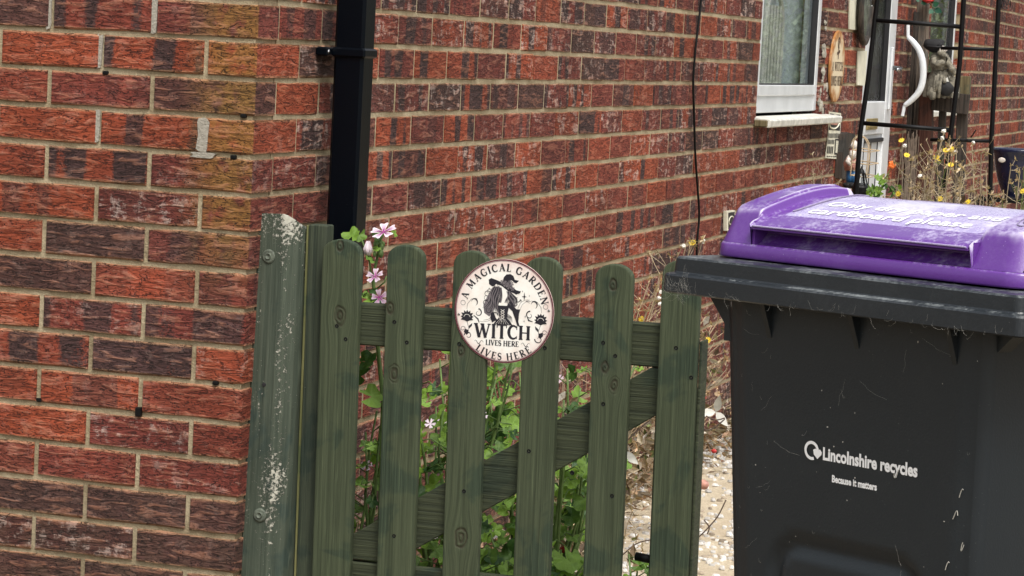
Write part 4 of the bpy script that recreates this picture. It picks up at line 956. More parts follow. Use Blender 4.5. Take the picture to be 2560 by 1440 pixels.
# ------------------------------------------------------------------ posts, fence, doll, rose by the door
def upright(name, x0, x1, ytop, ybot, X, mat, label, cat, th=.06, dig=True, wob=.002):
    """post seen between two pixel columns at the top (x0) and bottom (x1); each a (left,right) pair"""
    yv = X
    a, b = at(x0[0], ytop, Y=yv), at(x0[1], ytop, Y=yv); c, d = at(x1[0], ybot, Y=yv), at(x1[1], ybot, Y=yv)
    root = empty(name, (0, 0, 0), label=label, cat=cat); mb = MB(); n = 10; vs = []; rn = random.Random(int(X*1e4+ytop))
    zb = 0 if dig else c.z
    for i in range(n+1):
        t = i/n; z = a.z+(zb-a.z)*t; k = (a.z-z)/max(1e-6, a.z-c.z); xl = a.x+(c.x-a.x)*k; xr = b.x+(d.x-b.x)*k; j = lambda: rn.uniform(-wob, wob)
        vs += [(xl+j(), yv, z), (xl+.12*(xr-xl), yv-.008+j(), z), (xr-.12*(xr-xl), yv-.008+j(), z), (xr+j(), yv, z), (xr, yv+th, z), (xl, yv+th, z)]
    mb.add(vs, [(i*6+k, i*6+(k+1) % 6, (i+1)*6+(k+1) % 6, (i+1)*6+k) for i in range(n) for k in range(6)]+[tuple(range(5, -1, -1)), tuple(range(n*6, n*6+6))])
    mb.build('timber', mat, root); return root, yv
g1, yg = upright('weathered_post', ((2292, 2324), None)[0], (2284, 2316), -40, 200, 7.76, M['greywood'], 'grey cracked driftwood post with an artificial rose on it beside the door', 'post', wob=.004, th=.03)
g2, yb = upright('brown_post', (2303, 2333), (2284, 2322), 180, 490, 7.69, M['brownwood'], 'stout brown painted timber post in front of the driftwood post', 'post')
g3, _ = upright('shadow_gap_board', (2284, 2297), (2256, 2270), 30, 490, 7.725, M['darkwood'], 'thin black board standing in for the shadow gap left of the driftwood post', 'post', th=.02)  # dark board put in to draw a black shadow gap
bun = empty('twig_bundle', label='bundle of dry upright twigs tied against the brown post', cat='twigs'); mb = MB(); random.seed(3)
for i in range(26):
    x = random.uniform(2262, 2292); p0 = at(x-8+random.uniform(-4, 4), 500, Y=7.62); p1 = at(x+random.uniform(-8, 8), random.uniform(325, 360), Y=7.62)
    mb.tube([p0, (p0+p1)/2+Vector((random.uniform(-.01, .01), 0, 0)), p1], .0018, 4)
tag(mb.build('twig', plain('dry twig', (.17, .13, .10), .9, var=.3, bmp=0), bun), kind='stuff')
# little wooden rail fence the doll sits on
fn = empty('wooden_perch', label='rotten dark wooden rail on two stakes under the rag doll', cat='perch'); YP = 7.68
def bar(p, q, w, mat, name, th=.03):
    a, b = at(*p, Y=YP), at(*q, Y=YP); d = (b-a).normalized(); n = Vector((-d.z, 0, d.x))*w/2; mb = MB()
    mb.prism([((a+n).x, (a+n).z), ((a-n).x, (a-n).z), ((b-n).x, (b-n).z), ((b+n).x, (b+n).z)], YP, YP+th); o = mb.build(name, mat, fn); bevel(o, .003); return o
bar((2330, 250), (2421, 262), .095, M['darkwood'], 'rail')
YP = 7.72; bar((2410, 191), (2390, 560), .050, M['darkwood'], 'stake', .04); bar((2356, 270), (2340, 560), .032, M['darkwood'], 'stake', .04)
YP = 7.71; bar((2413, 190), (2410, 236), .046, M['mosswood'], 'stake_top', .05)
# rag doll
YD = 7.62
doll = empty('rag_doll', tuple(at(2365, 235, Y=YD)), label='grey burlap rag doll with a black hat sitting on the dark rail', cat='doll')
def D(px, py, dy=0): p = at(px, py, Y=YD)-doll.location; return Vector((p.x, dy, p.z))
def skin(name, chain, mat, sub=1):
    me = bpy.data.meshes.new(name); me.from_pydata([c[0] for c in chain], [(c[2], i) for i, c in enumerate(chain) if c[2] is not None], [])
    o = link(name, me, doll, mat); md = o.modifiers.new('skin', 'SKIN'); md.use_smooth_shade = True
    for i, c in enumerate(chain): me.skin_vertices[0].data[i].radius = (c[1], c[1]); me.skin_vertices[0].data[i].use_root = (i == 0)
    sb = o.modifiers.new('sub', 'SUBSURF'); sb.levels = sub; sb.render_levels = sub
    tx = bpy.data.textures.new('lumps', 'CLOUDS'); tx.noise_scale = .018; dm = o.modifiers.new('lumps', 'DISPLACE'); dm.texture = tx; dm.strength = .016; dm.mid_level = .5
    return o
skin('body', [(D(2352, 182), .042, None), (D(2346, 160), .047, 0), (D(2346, 141), .038, 1), (D(2349, 131), .020, 2), (D(2352, 122), .030, 3),
     (D(2338, 148, -.03), .022, 2), (D(2342, 163, -.055), .019, 5), (D(2356, 160, -.065), .017, 6), (D(2366, 152, -.07), .014, 7),
     (D(2364, 142, -.01), .022, 2), (D(2373, 157, -.02), .019, 9), (D(2382, 172, -.03), .018, 10), (D(2390, 188, -.02), .014, 11)], M['burlap'], 2)
sk = MB(); n = 36; rings = []
for (px, py, r) in ((2353, 176, .040), (2354, 190, .058), (2355, 207, .070), (2354, 225, .078), (2352, 243, .080)):
    c = D(px, py); rings.append([(c.x+r*(1+.13*math.sin(k*2.1+py))*math.cos(2*math.pi*k/n), r*.7*(1+.15*math.sin(k*3.3))*math.sin(2*math.pi*k/n), c.z+.006*math.sin(k*1.7)) for k in range(n)])
loft(sk, rings); sk.build('skirt', M['burlap'], doll, smooth=True)
skin('leg', [(D(2340, 215, -.05), .024, None), (D(2338, 235, -.07), .020, 0), (D(2337, 252, -.07), .017, 1)], M['burlap'])
ht = MB(); a = D(2352, 118); 
ht.lathe([(0, .002), (.058, 0), (.060, -.006), (.040, -.010)], tuple(a+Vector((-.01, 0, .004))), 20)
ht.tube([D(2356, 119), D(2346, 116), D(2333, 114), D(2320, 110), D(2311, 107)], [.034, .036, .032, .026, .018], 12)
ht.tube([D(2348, 118, -.03), D(2356, 110, -.03), D(2353, 107, -.03)], [.012, .010, .003], 6)
ht.build('hat', M['blackcloth'], doll, smooth=True)
hr = MB(); random.seed(9)
for i in range(22): p = D(2357+random.uniform(-3, 6), 118+random.uniform(-3, 8), random.uniform(-.05, -.02)); hr.tube([p, p+Vector((random.uniform(0, .02), -.008, -.014)), p+Vector((random.uniform(-.01, .025), -.005, -.03))], .003, 4)
hr.build('hair', M['whiteresin'], doll)
fl_ = MB(); c = D(2358, 132, -.05); fl_.ball(tuple(c), .020, (1, .6, .8), 8, 6, .3); fl_.ball(tuple(c+Vector((.012, -.005, -.012))), .013, (1, .6, 1), 8, 6, .3); fl_.build('bow', M['burlap'], doll, smooth=True)
cl = MB(); cl.add([D(2370, 195, -.04), D(2378, 189, -.02), D(2386, 206, 0), D(2397, 232, .01), D(2388, 236, -.03), D(2380, 218, -.05), D(2367, 208, -.07)], [(0, 1, 2, 6), (6, 2, 5), (2, 3, 4, 5)]); so = cl.build('white_cloth', M['upvcold'], doll); so.modifiers.new('s', 'SOLIDIFY').thickness = .004
cl = MB(); cl.ball(tuple(D(2370, 222, -.06)), .038, (1.0, .5, .9), 10, 7, .15); cl.build('dark_pouch', M['blackcloth'], doll, smooth=True)
for (a, b) in (((2358, 190), (2352, 245)), ((2345, 190), (2340, 240)), ((2366, 196), (2368, 208)), ((2350, 185), (2346, 228))):
    mb = MB(); mb.tube([D(*a, -.055), D((a[0]+b[0])/2, (a[1]+b[1])/2, -.07), D(*b, -.075)], [.006, .010, .007], 6); mb.build('fringe', M['burlap'], doll, smooth=True)
# artificial rose
YR = yg-.03; rose = empty('artificial_rose', tuple(at(2322, 2, Y=YR)), label='red artificial rose with dark green cloth leaves on the driftwood post', cat='flower')
def RO(px, py, dy=0): p = at(px, py, Y=YR)-rose.location; return Vector((p.x, dy, p.z))
mb = MB()
for k in range(3): mb.lathe([(.004, -.012), (.014+.006*k, -.004), (.017+.007*k, .012-k*.004), (.014+.007*k, .016-k*.006)], tuple(RO(2322, 2, -.02)), 9, a0=k*.5)
mb.build('petals', M['red'], rose, smooth=True)
def leafshape(c, dirv, ln, wd, up=Vector((0, -1, .25)), n=5, fold=.15):
    d = dirv.normalized(); s = d.cross(up).normalized(); nn = s.cross(d); vs = []; fs = []
    for i in range(n+1):
        t = i/n; h = wd*math.sin(math.pi*t**.75)*.5; m_ = c+d*ln*t-nn*ln*.12*t*t*-1
        vs += [m_-s*h+nn*h*fold, m_, m_+s*h+nn*h*fold]
    for i in range(n): a = i*3; fs += [(a, a+1, a+4, a+3), (a+1, a+2, a+5, a+4)]
    return vs, fs
for (a, b, wd) in (((2334, 14), (2352, 8), .028), ((2334, 24), (2325, 36), .026), ((2338, 22), (2358, 33), .03), ((2318, 6), (2304, 10), .026), ((2328, 6), (2340, 0), .024), ((2300, 0), (2292, 3), .02)):
    mb = MB(); p, q = RO(*a, -.02), RO(*b, -.03); mb.add(*leafshape(p, q-p, (q-p).length, wd)); mb.build('leaf', M['roseleaf'], rose, smooth=True, recalc=False)
mb = MB(); mb.tube([RO(2322, 4, -.01), RO(2330, 14, -.015), RO(2338, 22, -.02)], .003, 5); mb.build('stem', M['stem'], rose)

# ------------------------------------------------------------------ garden obelisk (black metal climbing frame)
ob_ = empty('metal_climbing_frame', label='black metal climbing frame of poles and rungs standing behind the bin', cat='trellis')
def pole(pts, Y, rad=.0078, name='pole'):
    P = [at(x, y, Y=Y) for x, y in pts]
    if name == 'pole': d = (P[-1]-P[-2]).normalized(); P.append(P[-1]+d*(P[-1].z/-d.z))
    mb = MB(); mb.tube(P, rad, 10); mb.build(name, M['black'], ob_, smooth=True)
pole([(2201, -70), (2193, 0), (2170, 200), (2151, 330), (2140, 480)], 3.4)
pole([(2415, -70), (2409, 0), (2399, 160), (2378, 325), (2358, 495)], 3.4)
pole([(2500, -70), (2497, 0), (2490, 130), (2479, 340), (2474, 530)], 3.8)
for a, b, Y in (((2182, 50), (2404, 67), 3.4), ((2160, 308), (2381, 326), 3.4), ((2352, 120), (2494, 124), 3.8), ((2326, 349), (2481, 353), 3.8)): pole([a, b], Y, .0068 if Y < 3.5 else .0058, 'rung')
mb = MB()
for (a, b) in (((2427, 344), (2440, 325)), ((2405, 352), (2420, 349))): mb.tube([at(*a, Y=3.78), at(*b, Y=3.78)], .002, 4)
mb.build('tie_wire', M['black'], ob_)
wo_ = empty('wire_ornament', label='small tangle of black wire hanging on the far brick wall at the top edge', cat='ornament'); mb = MB(); random.seed(5)
for i in range(9):
    pts = [at(2500+random.uniform(0, 26), random.uniform(-25, 22), X=.03+random.uniform(0, .02)) for _ in range(5)]; mb.tube(smooth(pts, 4), .0016, 4)
mb.build('wire', M['black'], wo_)
# ------------------------------------------------------------------ blue pot on a black stand
YPt = 4.6; pc = at(2546, 372, Y=YPt); pz = at(2546, 498, Y=YPt).z; Hh = pc.z-pz; rr = pc.x-at(2480, 372, Y=YPt).x
pot = empty('blue_pot', (pc.x, YPt, pz), label='large dark blue glazed plant pot on a black metal stand at the right edge', cat='pot')
mb = MB(); mb.lathe([(0, .0), (rr*.42, 0), (rr*.46, .01), (rr*.70, Hh*.35), (rr*.86, Hh*.68), (rr*.92, Hh*.88), (rr*1.0, Hh*.93), (rr*1.02, Hh*.98), (rr*.99, Hh), (rr*.9, Hh*.985), (rr*.85, Hh*.85), (0, Hh*.82)], n=40); mb.build('body', M['pot'], pot, smooth=True)
p = at(2505, 400, Y=YPt-rr*.82); mb = MB(); mb.ball((p.x-pc.x, p.y-YPt-.004, p.z-pz), .013, (1, .2, .7), 10, 6); mb.build('sticker', M['whiteresin'], pot)
sd_ = empty('pot_stand', (pc.x, YPt, 0), label='black metal plant stand carrying the blue pot', cat='stand'); mb = MB(); L_ = pc.x-at(2440, 498, Y=YPt).x
mb.box(-L_, L_, -rr*.8, -rr*.8+.018, pz-.012, pz-.002); mb.box(-L_, L_, rr*.8, rr*.8+.018, pz-.012, pz-.002); mb.build('top_bar', M['black'], sd_)
for sx in (-1, 1):
    for sy in (-1, 1): mb = MB(); mb.tube([(sx*L_*.9, sy*rr*.8, pz-.01), (sx*L_*.9, sy*rr*.8, 0)], .008, 6); mb.build('leg', M['black'], sd_)
# ------------------------------------------------------------------ lantern, wire cage, plank, gnome, plinth by the door
XB = .03
pk1, _ = wallboard('dark_plank', [(2113, 336), (2122, 331), (2138, 336), (2138, 360), (2131, 452), (2104, 446), (2108, 380)], .03, M['darkwood'], 'short grey brown weathered plank fixed upright on the wall near the lantern', 'plank')
YL = 5.35
pp_ = at(2150, 487, Y=YL); plz = pp_.z
pln = empty('stone_plinth', (pp_.x, YL, 0), label='rough brown stone plinth under the lantern, mostly hidden by the bin lid', cat='plinth'); mb = MB(); mb.box(-.09, .06, -.06, .06, 0, plz, .01); mb.build('block', plain('brown stone', (.13, .08, .055), .9, var=.4, bmp=.004, bscale=60), pln)
lan = empty('lantern', (pp_.x, YL, plz), label='small black storm lantern beside the white door', cat='lantern')
u = (at(2172, 470, Y=YL).x-at(2130, 470, Y=YL).x)/2
mb = MB(); mb.lathe([(0, 0), (u*.9, 0), (u, .012), (u*1.02, .03), (u*.9, .036), (u*.6, .045), (0, .047)], n=20); mb.build('base', M['black'], lan, smooth=False)
hgt = at(2150, 415, Y=YL).z-plz
mb = MB(); mb.lathe([(u*.45, hgt*.74), (u*.42, hgt*.78), (u*.3, hgt*.86), (u*.12, hgt*.93), (u*.1, hgt), (0, hgt)], n=16); mb.build('cap', M['black'], lan, smooth=True)
for k in range(6): a = k*math.pi/3+.3; mb = MB(); mb.tube([(u*.85*math.cos(a), u*.85*math.sin(a), .03), (u*.42*math.cos(a), u*.42*math.sin(a), hgt*.76)], .0028, 5); mb.build('bar', M['black'], lan)
mb = MB(); mb.lathe([(u*.75, .04), (u*.38, hgt*.74)], n=16); mb.build('glass', M['glass'], lan, smooth=True)
gn = empty('garden_gnome', tuple(at(2128, 478, Y=5.55)), label='small painted gnome in blue trousers hanging beside the plank', cat='gnome')
def G(px, py, dy=0): p = at(px, py, Y=5.55)-gn.location; return Vector((p.x, p.y+dy-0*5.55, p.z))
mb = MB(); mb.tube([G(2131, 425), G(2129, 410), G(2134, 396), G(2136, 384)], [.030, .034, .028, .014], 12); mb.build('body', M['skinpink'], gn, smooth=True)
for dx in (-4, 5): mb = MB(); mb.tube([G(2131+dx*.6, 428), G(2130+dx, 446), G(2128+dx, 458)], [.020, .018, .013], 10); mb.build('leg', M['bluecloth'], gn, smooth=True); mb = MB(); mb.ball(tuple(G(2126+dx, 463, -.015)), .018, (1.2, 1.3, .7)); mb.build('boot', M['blackcloth'], gn, smooth=True)
mb = MB(); mb.ball(tuple(G(2137, 376)), .022, (1, 1, 1.1), 12, 10); mb.build('head', M['skinpink'], gn, smooth=True)
mb = MB(); mb.tube([G(2137, 371), G(2138, 360), G(2136, 350)], [.024, .016, .003], 12); mb.build('hat', M['whiteresin'], gn, smooth=True)
mb = MB(); mb.tube([G(2137, 381, -.02), G(2135, 392, -.03), G(2134, 399, -.028)], [.018, .014, .003], 10); mb.build('beard', M['whiteresin'], gn, smooth=True)
mb = MB(); mb.tube([G(2128, 392, -.02), G(2124, 404, -.045), G(2132, 411, -.05)], [.011, .010, .008], 8); mb.build('arm', M['whiteresin'], gn, smooth=True)
wc = empty('wire_cage', label='rusty cream wire cage with an arched top around the gnome', cat='cage')
for Yc, nm in ((5.40, 0), (5.62, 1)):
    mb = MB(); q = [(2126, 440), (2130, 395), (2133, 362)]+[(2153+20*math.cos(math.pi-math.pi*i/8), 362-23*math.sin(math.pi*i/8)+3*i/8) for i in range(1, 8)]+[(2175, 368), (2173, 400), (2168, 444)]
    dx = 0 if nm == 0 else -4; mb.tube(smooth([at(x+dx, y, Y=Yc) for x, y in q], 3), .0024, 5); mb.build('hoop', M['wire'], wc)
for y0, y1 in ((374, 380), (406, 412), (438, 444)):
    mb = MB(); a, b = at(2131-(y0-374)*.07, y0, Y=5.40), at(2175-(y0-374)*.09, y1, Y=5.40); mb.tube([a, b, b+Vector((0, .22, 0)), a+Vector((0, .22, 0)), a], .0022, 4); mb.build('cross_wire', M['wire'], wc)
mb = MB(); mb.tube([at(2152, 340, Y=5.4), at(2149, 442, Y=5.4)], .002, 4); mb.build('upright_wire', M['wire'], wc)

# ------------------------------------------------------------------ plants
LEAF = []
def palm_leaf(seed):
    rn = random.Random(seed); n = 22; vs = [Vector((0, 0, 0))]; cup = rn.uniform(-.2, .35); droop = rn.uniform(.0, .35)
    for ring, q in ((1, .55), (2, 1.0)):
        for i in range(n):
            a = -math.pi*.86+2*math.pi*.86*i/(n-1); lob = abs(math.cos(a*2.5*.92+.0)); r = (.62+.38*lob**.7)*(1-.10*abs(a)/math.pi) if ring == 2 else (.6+.2*lob)
            r *= q*(1+rn.uniform(-.04, .04)*ring); if_ = (-1)**i
            pleat = .10*math.cos(a*5*.92)*q; z = cup*(r*r)*.9+pleat+rn.uniform(-.02, .02)*q-droop*max(0, math.cos(a))*r*r*.5
            vs.append(Vector((r*math.cos(a), r*math.sin(a), z)))
    fs = [(0, 1+i, 2+i) for i in range(n-1)]+[(1+i, n+1+i, n+2+i, 2+i) for i in range(n-1)]
    me = bpy.data.meshes.new('mallow_leaf'); me.from_pydata([tuple(v*.5) for v in vs], [], fs); me.materials.append(M['mallow'])
    for p in me.polygons: p.use_smooth = True
    me.update(); return me
for k in range(7): LEAF.append(palm_leaf(k))
def flower_mesh():
    mb = MB(); vn = MB()
    for k in range(5):
        a = k*2*math.pi/5; rot = Matrix.Rotation(a, 3, 'Z'); pts = []; rows = [(.04, .05), (.3, .13), (.6, .26), (.88, .34), (1.0, .26), (.93, 0)]
        vs = [rot @ Vector((r, s*w_, .32*r-.12*r*r+.04*abs(s))) for r, w_ in rows[:5] for s in (-1, 0, 1)]
        vs[13] = rot @ Vector((.90, 0, .2))
        mb.add([v*.5 for v in vs], [(i*3+j, i*3+j+1, (i+1)*3+j+1, (i+1)*3+j) for i in range(4) for j in range(2)])
        for s in (-.55, -.2, .2, .55):
            q = [rot @ Vector((r, s*w_*.9, .32*r-.12*r*r+.04*abs(s)+.016)) for r, w_ in rows[:4]]; vn.tube([v*.5 for v in q], [.015, .011, .007, .002], 3)
    return mb, vn
fm, fv = flower_mesh(); FM = fm.mesh('flower'); FM.materials.append(M['petal']); FV = fv.mesh('veins'); FV.materials.append(M['petalvein'])
for p in FM.polygons: p.use_smooth = True
def put(me, name, parent, loc, nrm, size, spin=None):
    q = Vector(nrm).to_track_quat('Z', 'Y') @ Quaternion((0, 0, 1), random.uniform(0, 6.28) if spin is None else spin)
    o = bpy.data.objects.new(name, me); COL.objects.link(o); o.parent = parent; o.matrix_local = Matrix.LocRotScale(Vector(loc), q, Vector((size,)*3)); return o
def mallow(x, y, h, stems, nl, label, spread=.16, lean=(0, 0), lz=.05, size=(.024, .072), flowers=0):
    root = empty('mallow_plant', (x, y, 0), label=label, cat='plant', group='mallow plants behind the gate'); sm = MB()
    for s in range(stems):
        a = random.uniform(0, 6.28); b = random.uniform(.3, 1)*spread; hh = h*random.uniform(.75, 1.05)
        pts = [Vector((0, 0, 0))]; tip = Vector((lean[0]+b*math.cos(a), lean[1]+b*math.sin(a)*.8, hh))
        for i in range(1, 8): t = i/7; pts.append(Vector((tip.x*t**1.4+random.uniform(-.008, .008), tip.y*t**1.4+random.uniform(-.008, .008), hh*t)))
        sm.tube(pts, [.0055-.0035*i/7 for i in range(8)], 5)
        m = nl//stems
        for k in range(m):
            t = lz+(1-lz)*(k+random.random()*.8)/m; f = t*7; i = min(6, int(f)); p = pts[i].lerp(pts[i+1], f-i); da = random.uniform(0, 6.28)
            d = Vector((math.cos(da), math.sin(da)*.9-.25, random.uniform(.1, .6))).normalized(); ln = random.uniform(.04, .12)*(1.15-t*.6); q = p+d*ln-Vector((0, 0, ln*.15))
            sm.tube([p, p+d*ln*.55+Vector((0, 0, .008)), q], .0013, 4)
            nr = Vector((d.x*.5+random.uniform(-.4, .4), -.45+random.uniform(-.5, .3), random.uniform(.25, 1))).normalized()
            put(random.choice(LEAF), 'leaf', root, q, nr, random.uniform(*size)*(1.25-.5*t))
    for k in range(2 if h > .6 else 0):
        q = Vector((random.uniform(-.1, .1), random.uniform(-.12, .0), random.uniform(.35, .95)*h)); put(FM, 'flower', root, q, (random.uniform(-.4, .4), -.7, .6), random.uniform(.018, .03))
    sm.build('stem', M['stem'], root, smooth=True, recalc=False); return root
random.seed(31)
pA = at(915, 1200, Y=.22)
mallow(.18, .22, .62, 6, 60, 'mallow plant beside the downpipe, leftmost behind the first gap of the gate', .10)
mallow(.32, .38, .78, 9, 128, 'bushy green mallow seen through the second gap of the gate', .14)
mallow(.44, .55, .72, 8, 88, 'leafy mallow plant behind the round sign and the third gap', .16)
mallow(.55, .36, .70, 8, 110, 'mallow plant with pale green leaves behind the fourth picket', .13)
mallow(.36, .95, .66, 8, 100, 'mallow plant further back against the wall behind the middle gaps', .2)
mallow(.50, .30, .34, 8, 92, 'low spreading mallow near the ground behind the middle of the gate', .16, size=(.035, .075))
mallow(.68, .50, .30, 7, 66, 'short mallow plant behind the fifth picket with a red petal beside it', .12, size=(.03, .065))
mallow(.20, .62, .70, 7, 80, 'thin mallow plant close to the brick wall between downpipe and cable', .12)
# flowering stem above the gate
fs_ = empty('flowering_mallow', tuple(at(960, 1100, Y=.16)), label='tall mallow stem with pink striped flowers rising above the gate rail', cat='flower')
def FP(px, py, dy=0): p = at(px, py, Y=.16)-fs_.location; return Vector((p.x, dy, p.z))
mb = MB(); mb.tube([Vector((.01, 0, -fs_.location.z))]+smooth([FP(958, 1000), FP(944, 860), FP(936, 740), FP(934, 690), FP(944, 640), FP(950, 590)], 3), [.006]+[.005-.0028*i/15 for i in range(16)], 6)
mb.tube([FP(936, 740), FP(922, 640), FP(903, 598)], .002, 5); mb.tube([FP(938, 725), FP(962, 705), FP(966, 690)], .0016, 4); mb.tube([FP(940, 660), FP(926, 640), FP(924, 628)], .0015, 4); mb.tube([FP(936, 745), FP(950, 750)], .0015, 4)
for i in range(22): p = FP(948+random.uniform(-9, 9), 590+random.uniform(-10, 45), random.uniform(-.02, .01)); mb.ball(tuple(p), random.uniform(.003, .0065), (1, 1, 1.5), 6, 5)
mb.build('stem', M['stem'], fs_, smooth=True, recalc=False)
for (px, py, sz, nr) in ((968, 580, .052, (.12, -.72, .70)), (947, 690, .036, (-.1, -.75, .62)), (957, 742, .034, (.55, -.75, .1))):
    o = put(FM, 'flower', fs_, FP(px, py, -.02), nr, sz, spin=.5); v = bpy.data.objects.new('petal_veins', FV); COL.objects.link(v); v.parent = o
    if px > 960: o.scale = (sz*1.0, sz*.72, sz)
mb = MB(); p = FP(927, 622, -.015)
for k in range(4): mb.tube([p+Vector((.003*math.cos(k*1.6), .003*math.sin(k*1.6), -.012)), p+Vector((.006*math.cos(k*1.6), .006*math.sin(k*1.6), 0)), p+Vector((.002*math.cos(k*1.6), .002*math.sin(k*1.6), .016))], [.003, .005, .002], 6)
mb.build('bud', M['petal'], fs_, smooth=True)
for (px, py, sz, nr) in ((888, 590, .044, (-.2, -.7, .5)), (898, 588, .032, (.4, -.6, .3)), (912, 735, .030, (-.5, -.4, .7)), (930, 745, .038, (.2, -.5, .8)), (950, 752, .03, (.5, -.3, .7)), (935, 648, .024, (.6, -.3, .7)), (955, 600, .022, (.8, -.4, .3)), (992, 583, .018, (.8, -.4, .3)), (905, 745, .028, (-.3, -.2, .9)), (945, 725, .024, (.1, -.4, .8)), (925, 900, .06, (-.3, -.6, .6)), (905, 940, .065, (-.3, -.6, .5)), (935, 990, .06, (.3, -.6, .5)), (948, 620, .02, (.1, -.5, .8))):
    put(random.choice(LEAF), 'leaf', fs_, FP(px, py, random.uniform(-.03, .0)), nr, sz)

STAR = MB()
def weed(name, base, tips, label, heads=40, yellow=(), fluff=(), cat='weed', col=(.34, .285, .20), greenish=.0, twig=.0016, group=None, scale=1.0, crumple=0, clow=.62):
    """dry branching plant: tips are world points the main shoots reach"""
    root = empty(name, tuple(base), label=label, cat=cat, group=group); sm = MB(); hd = MB(); B0 = Vector(base); ends = []
    for T in tips:
        T = Vector(T)-B0; n = 8; pts = [Vector((0, 0, 0))]; bend = Vector((random.uniform(-.05, .05), random.uniform(-.03, .03), 0))*scale
        for i in range(1, n+1): t = i/n; pts.append(T*t+bend*math.sin(t*3.1)+Vector([random.uniform(-.006, .006)*scale for _ in range(3)]))
        g_ = random.random() < greenish; b_ = random.uniform(.7, 1.3); sm.col = (.12, .16, .05, 1) if g_ else (col[0]*b_, col[1]*b_, col[2]*b_, 1)
        sm.tube(pts, [twig*1.9*(1-.55*i/n) for i in range(n+1)], 4, False); ends.append(pts[-1])
        for k in range(heads//max(1, len(tips))):
            t = random.uniform(.30, 1.0)**.8; f = t*n; i = min(n-1, int(f)); p = pts[i].lerp(pts[i+1], f-i); a = random.uniform(0, 6.28)
            q = p+Vector((math.cos(a), math.sin(a)*.7, random.uniform(.2, 1.3))).normalized()*random.uniform(.02, .085)*scale
            sm.tube([p, (p+q)/2+Vector((0, 0, -.004)), q], twig*.55, 3, False); ends.append(q)
    for q in ends:
        b_ = random.uniform(.7, 1.7); hd.col = (col[0]*1.15*b_, col[1]*1.12*b_, col[2]*1.12*b_, 1)
        m = random.randint(4, 8); r = random.uniform(.005, .012)*scale
        for k in range(m):
            d = Vector((random.gauss(0, 1), random.gauss(0, 1), random.gauss(.4, 1))).normalized(); s = d.cross(Vector((.3, .5, .8))).normalized()*r*.22
            hd.add([q-s, q+s, q+d*r+s*.6, q+d*r*1.25, q+d*r-s*.6], [(0, 1, 2, 3, 4)])
    for k in range(crumple):
        q = random.choice(ends)*random.uniform(clow, 1)+Vector([random.gauss(0, .03)*scale for _ in range(3)]); q.z = max(.01-B0.z, q.z); r = random.uniform(.007, .019)*scale
        b_ = random.uniform(.5, 1.5); hd.col = (*[c*b_ for c in random.choice(((.27, .20, .13), (.42, .36, .28), (.17, .12, .08), (.5, .46, .40), (.17, .2, .08)))], 1)
        e1 = Vector((random.gauss(0, 1), random.gauss(0, 1), random.gauss(0, 1))).normalized(); e2 = e1.cross(Vector((.2, .9, .4))).normalized(); e3 = e1.cross(e2)
        hd.add([q-e1*r, q-e2*r*.5+e3*r*.25, q, q+e2*r*.55+e3*r*.3, q+e1*r*1.1+e3*r*.2, q-e1*r*.3+e2*r*.5+e3*r*.35], [(0, 1, 2), (0, 2, 5), (1, 4, 2), (2, 4, 3), (2, 3, 5)])
    sm.build('stem', M['dry'], root, attr=True, recalc=False); tag(hd.build('seed_head', M['dry'], root, attr=True, recalc=False), kind='stuff')
    for P in yellow:
        q = Vector(P)-B0; mb = MB(); r = .0085*scale; nr = Vector((random.uniform(-.5, .5), -.8, random.uniform(.2, .9))).normalized(); e1 = nr.cross(Vector((0, 0, 1))).normalized(); e2 = nr.cross(e1)
        for k in range(9): a = k*.698; d = e1*math.cos(a)+e2*math.sin(a); s = nr.cross(d)*r*.3; mb.add([q, q+d*r*.7-s, q+d*r*1.1+nr*r*.2, q+d*r*.7+s], [(0, 1, 2, 3)])
        mb.ball(tuple(q), r*.35, n=6, m=4); mb.build('flower', M['yellow'], root, recalc=False)
    for P in fluff:
        q = Vector(P)-B0; mb = MB(); mb.ball(tuple(q), .0056*scale, (1, 1, .85), 9, 7, .7); mb.build('seed_puff', M['fluff'], root)
    return root
random.seed(77)
# weeds with yellow flowers in front of the climbing frame, behind the bin
def tips(lst, Y): return [at(x, y, Y=Y+random.uniform(-.15, .15)) for x, y in lst]
def gbase(px, Y): p = at(px, 520, Y=Y); return (p.x, Y, 0)
YW = 3.0
weed('yellow_flowered_weed', gbase(2290, YW), tips([(2255, 355), (2275, 400), (2310, 410), (2240, 470), (2330, 380), (2262, 440), (2290, 460), (2318, 450)], YW), 'dry weed with two yellow flowers left of the middle pole of the climbing frame', 120,
     yellow=tips([(2254, 351), (2267, 388), (2246, 484)], YW), fluff=tips([(2262, 364)], YW), scale=1.1, crumple=50)
weed('yellow_flowered_weed', gbase(2350, YW), tips([(2358, 330), (2345, 380), (2372, 350), (2390, 375), (2340, 400), (2365, 410), (2400, 420), (2380, 390)], YW), 'tall dry weed with most yellow flowers in front of the middle pole', 170,
     yellow=tips([(2341, 394), (2344, 404), (2377, 412), (2365, 376), (2378, 373), (2349, 497)], YW), fluff=tips([(2359, 328), (2356, 345), (2389, 380)], YW), scale=1.15, greenish=.1, crumple=90, clow=.5)
weed('yellow_flowered_weed', gbase(2420, YW+.3), tips([(2432, 358), (2448, 385), (2410, 400), (2460, 425), (2400, 440), (2440, 440), (2425, 470)], YW+.3), 'pale dry weed with one white seed puff right of the middle pole', 130,
     yellow=tips([(2420, 505)], YW+.3), fluff=tips([(2434, 357), (2417, 519), (2446, 519)], YW+.3), scale=1.1, crumple=70, clow=.5)
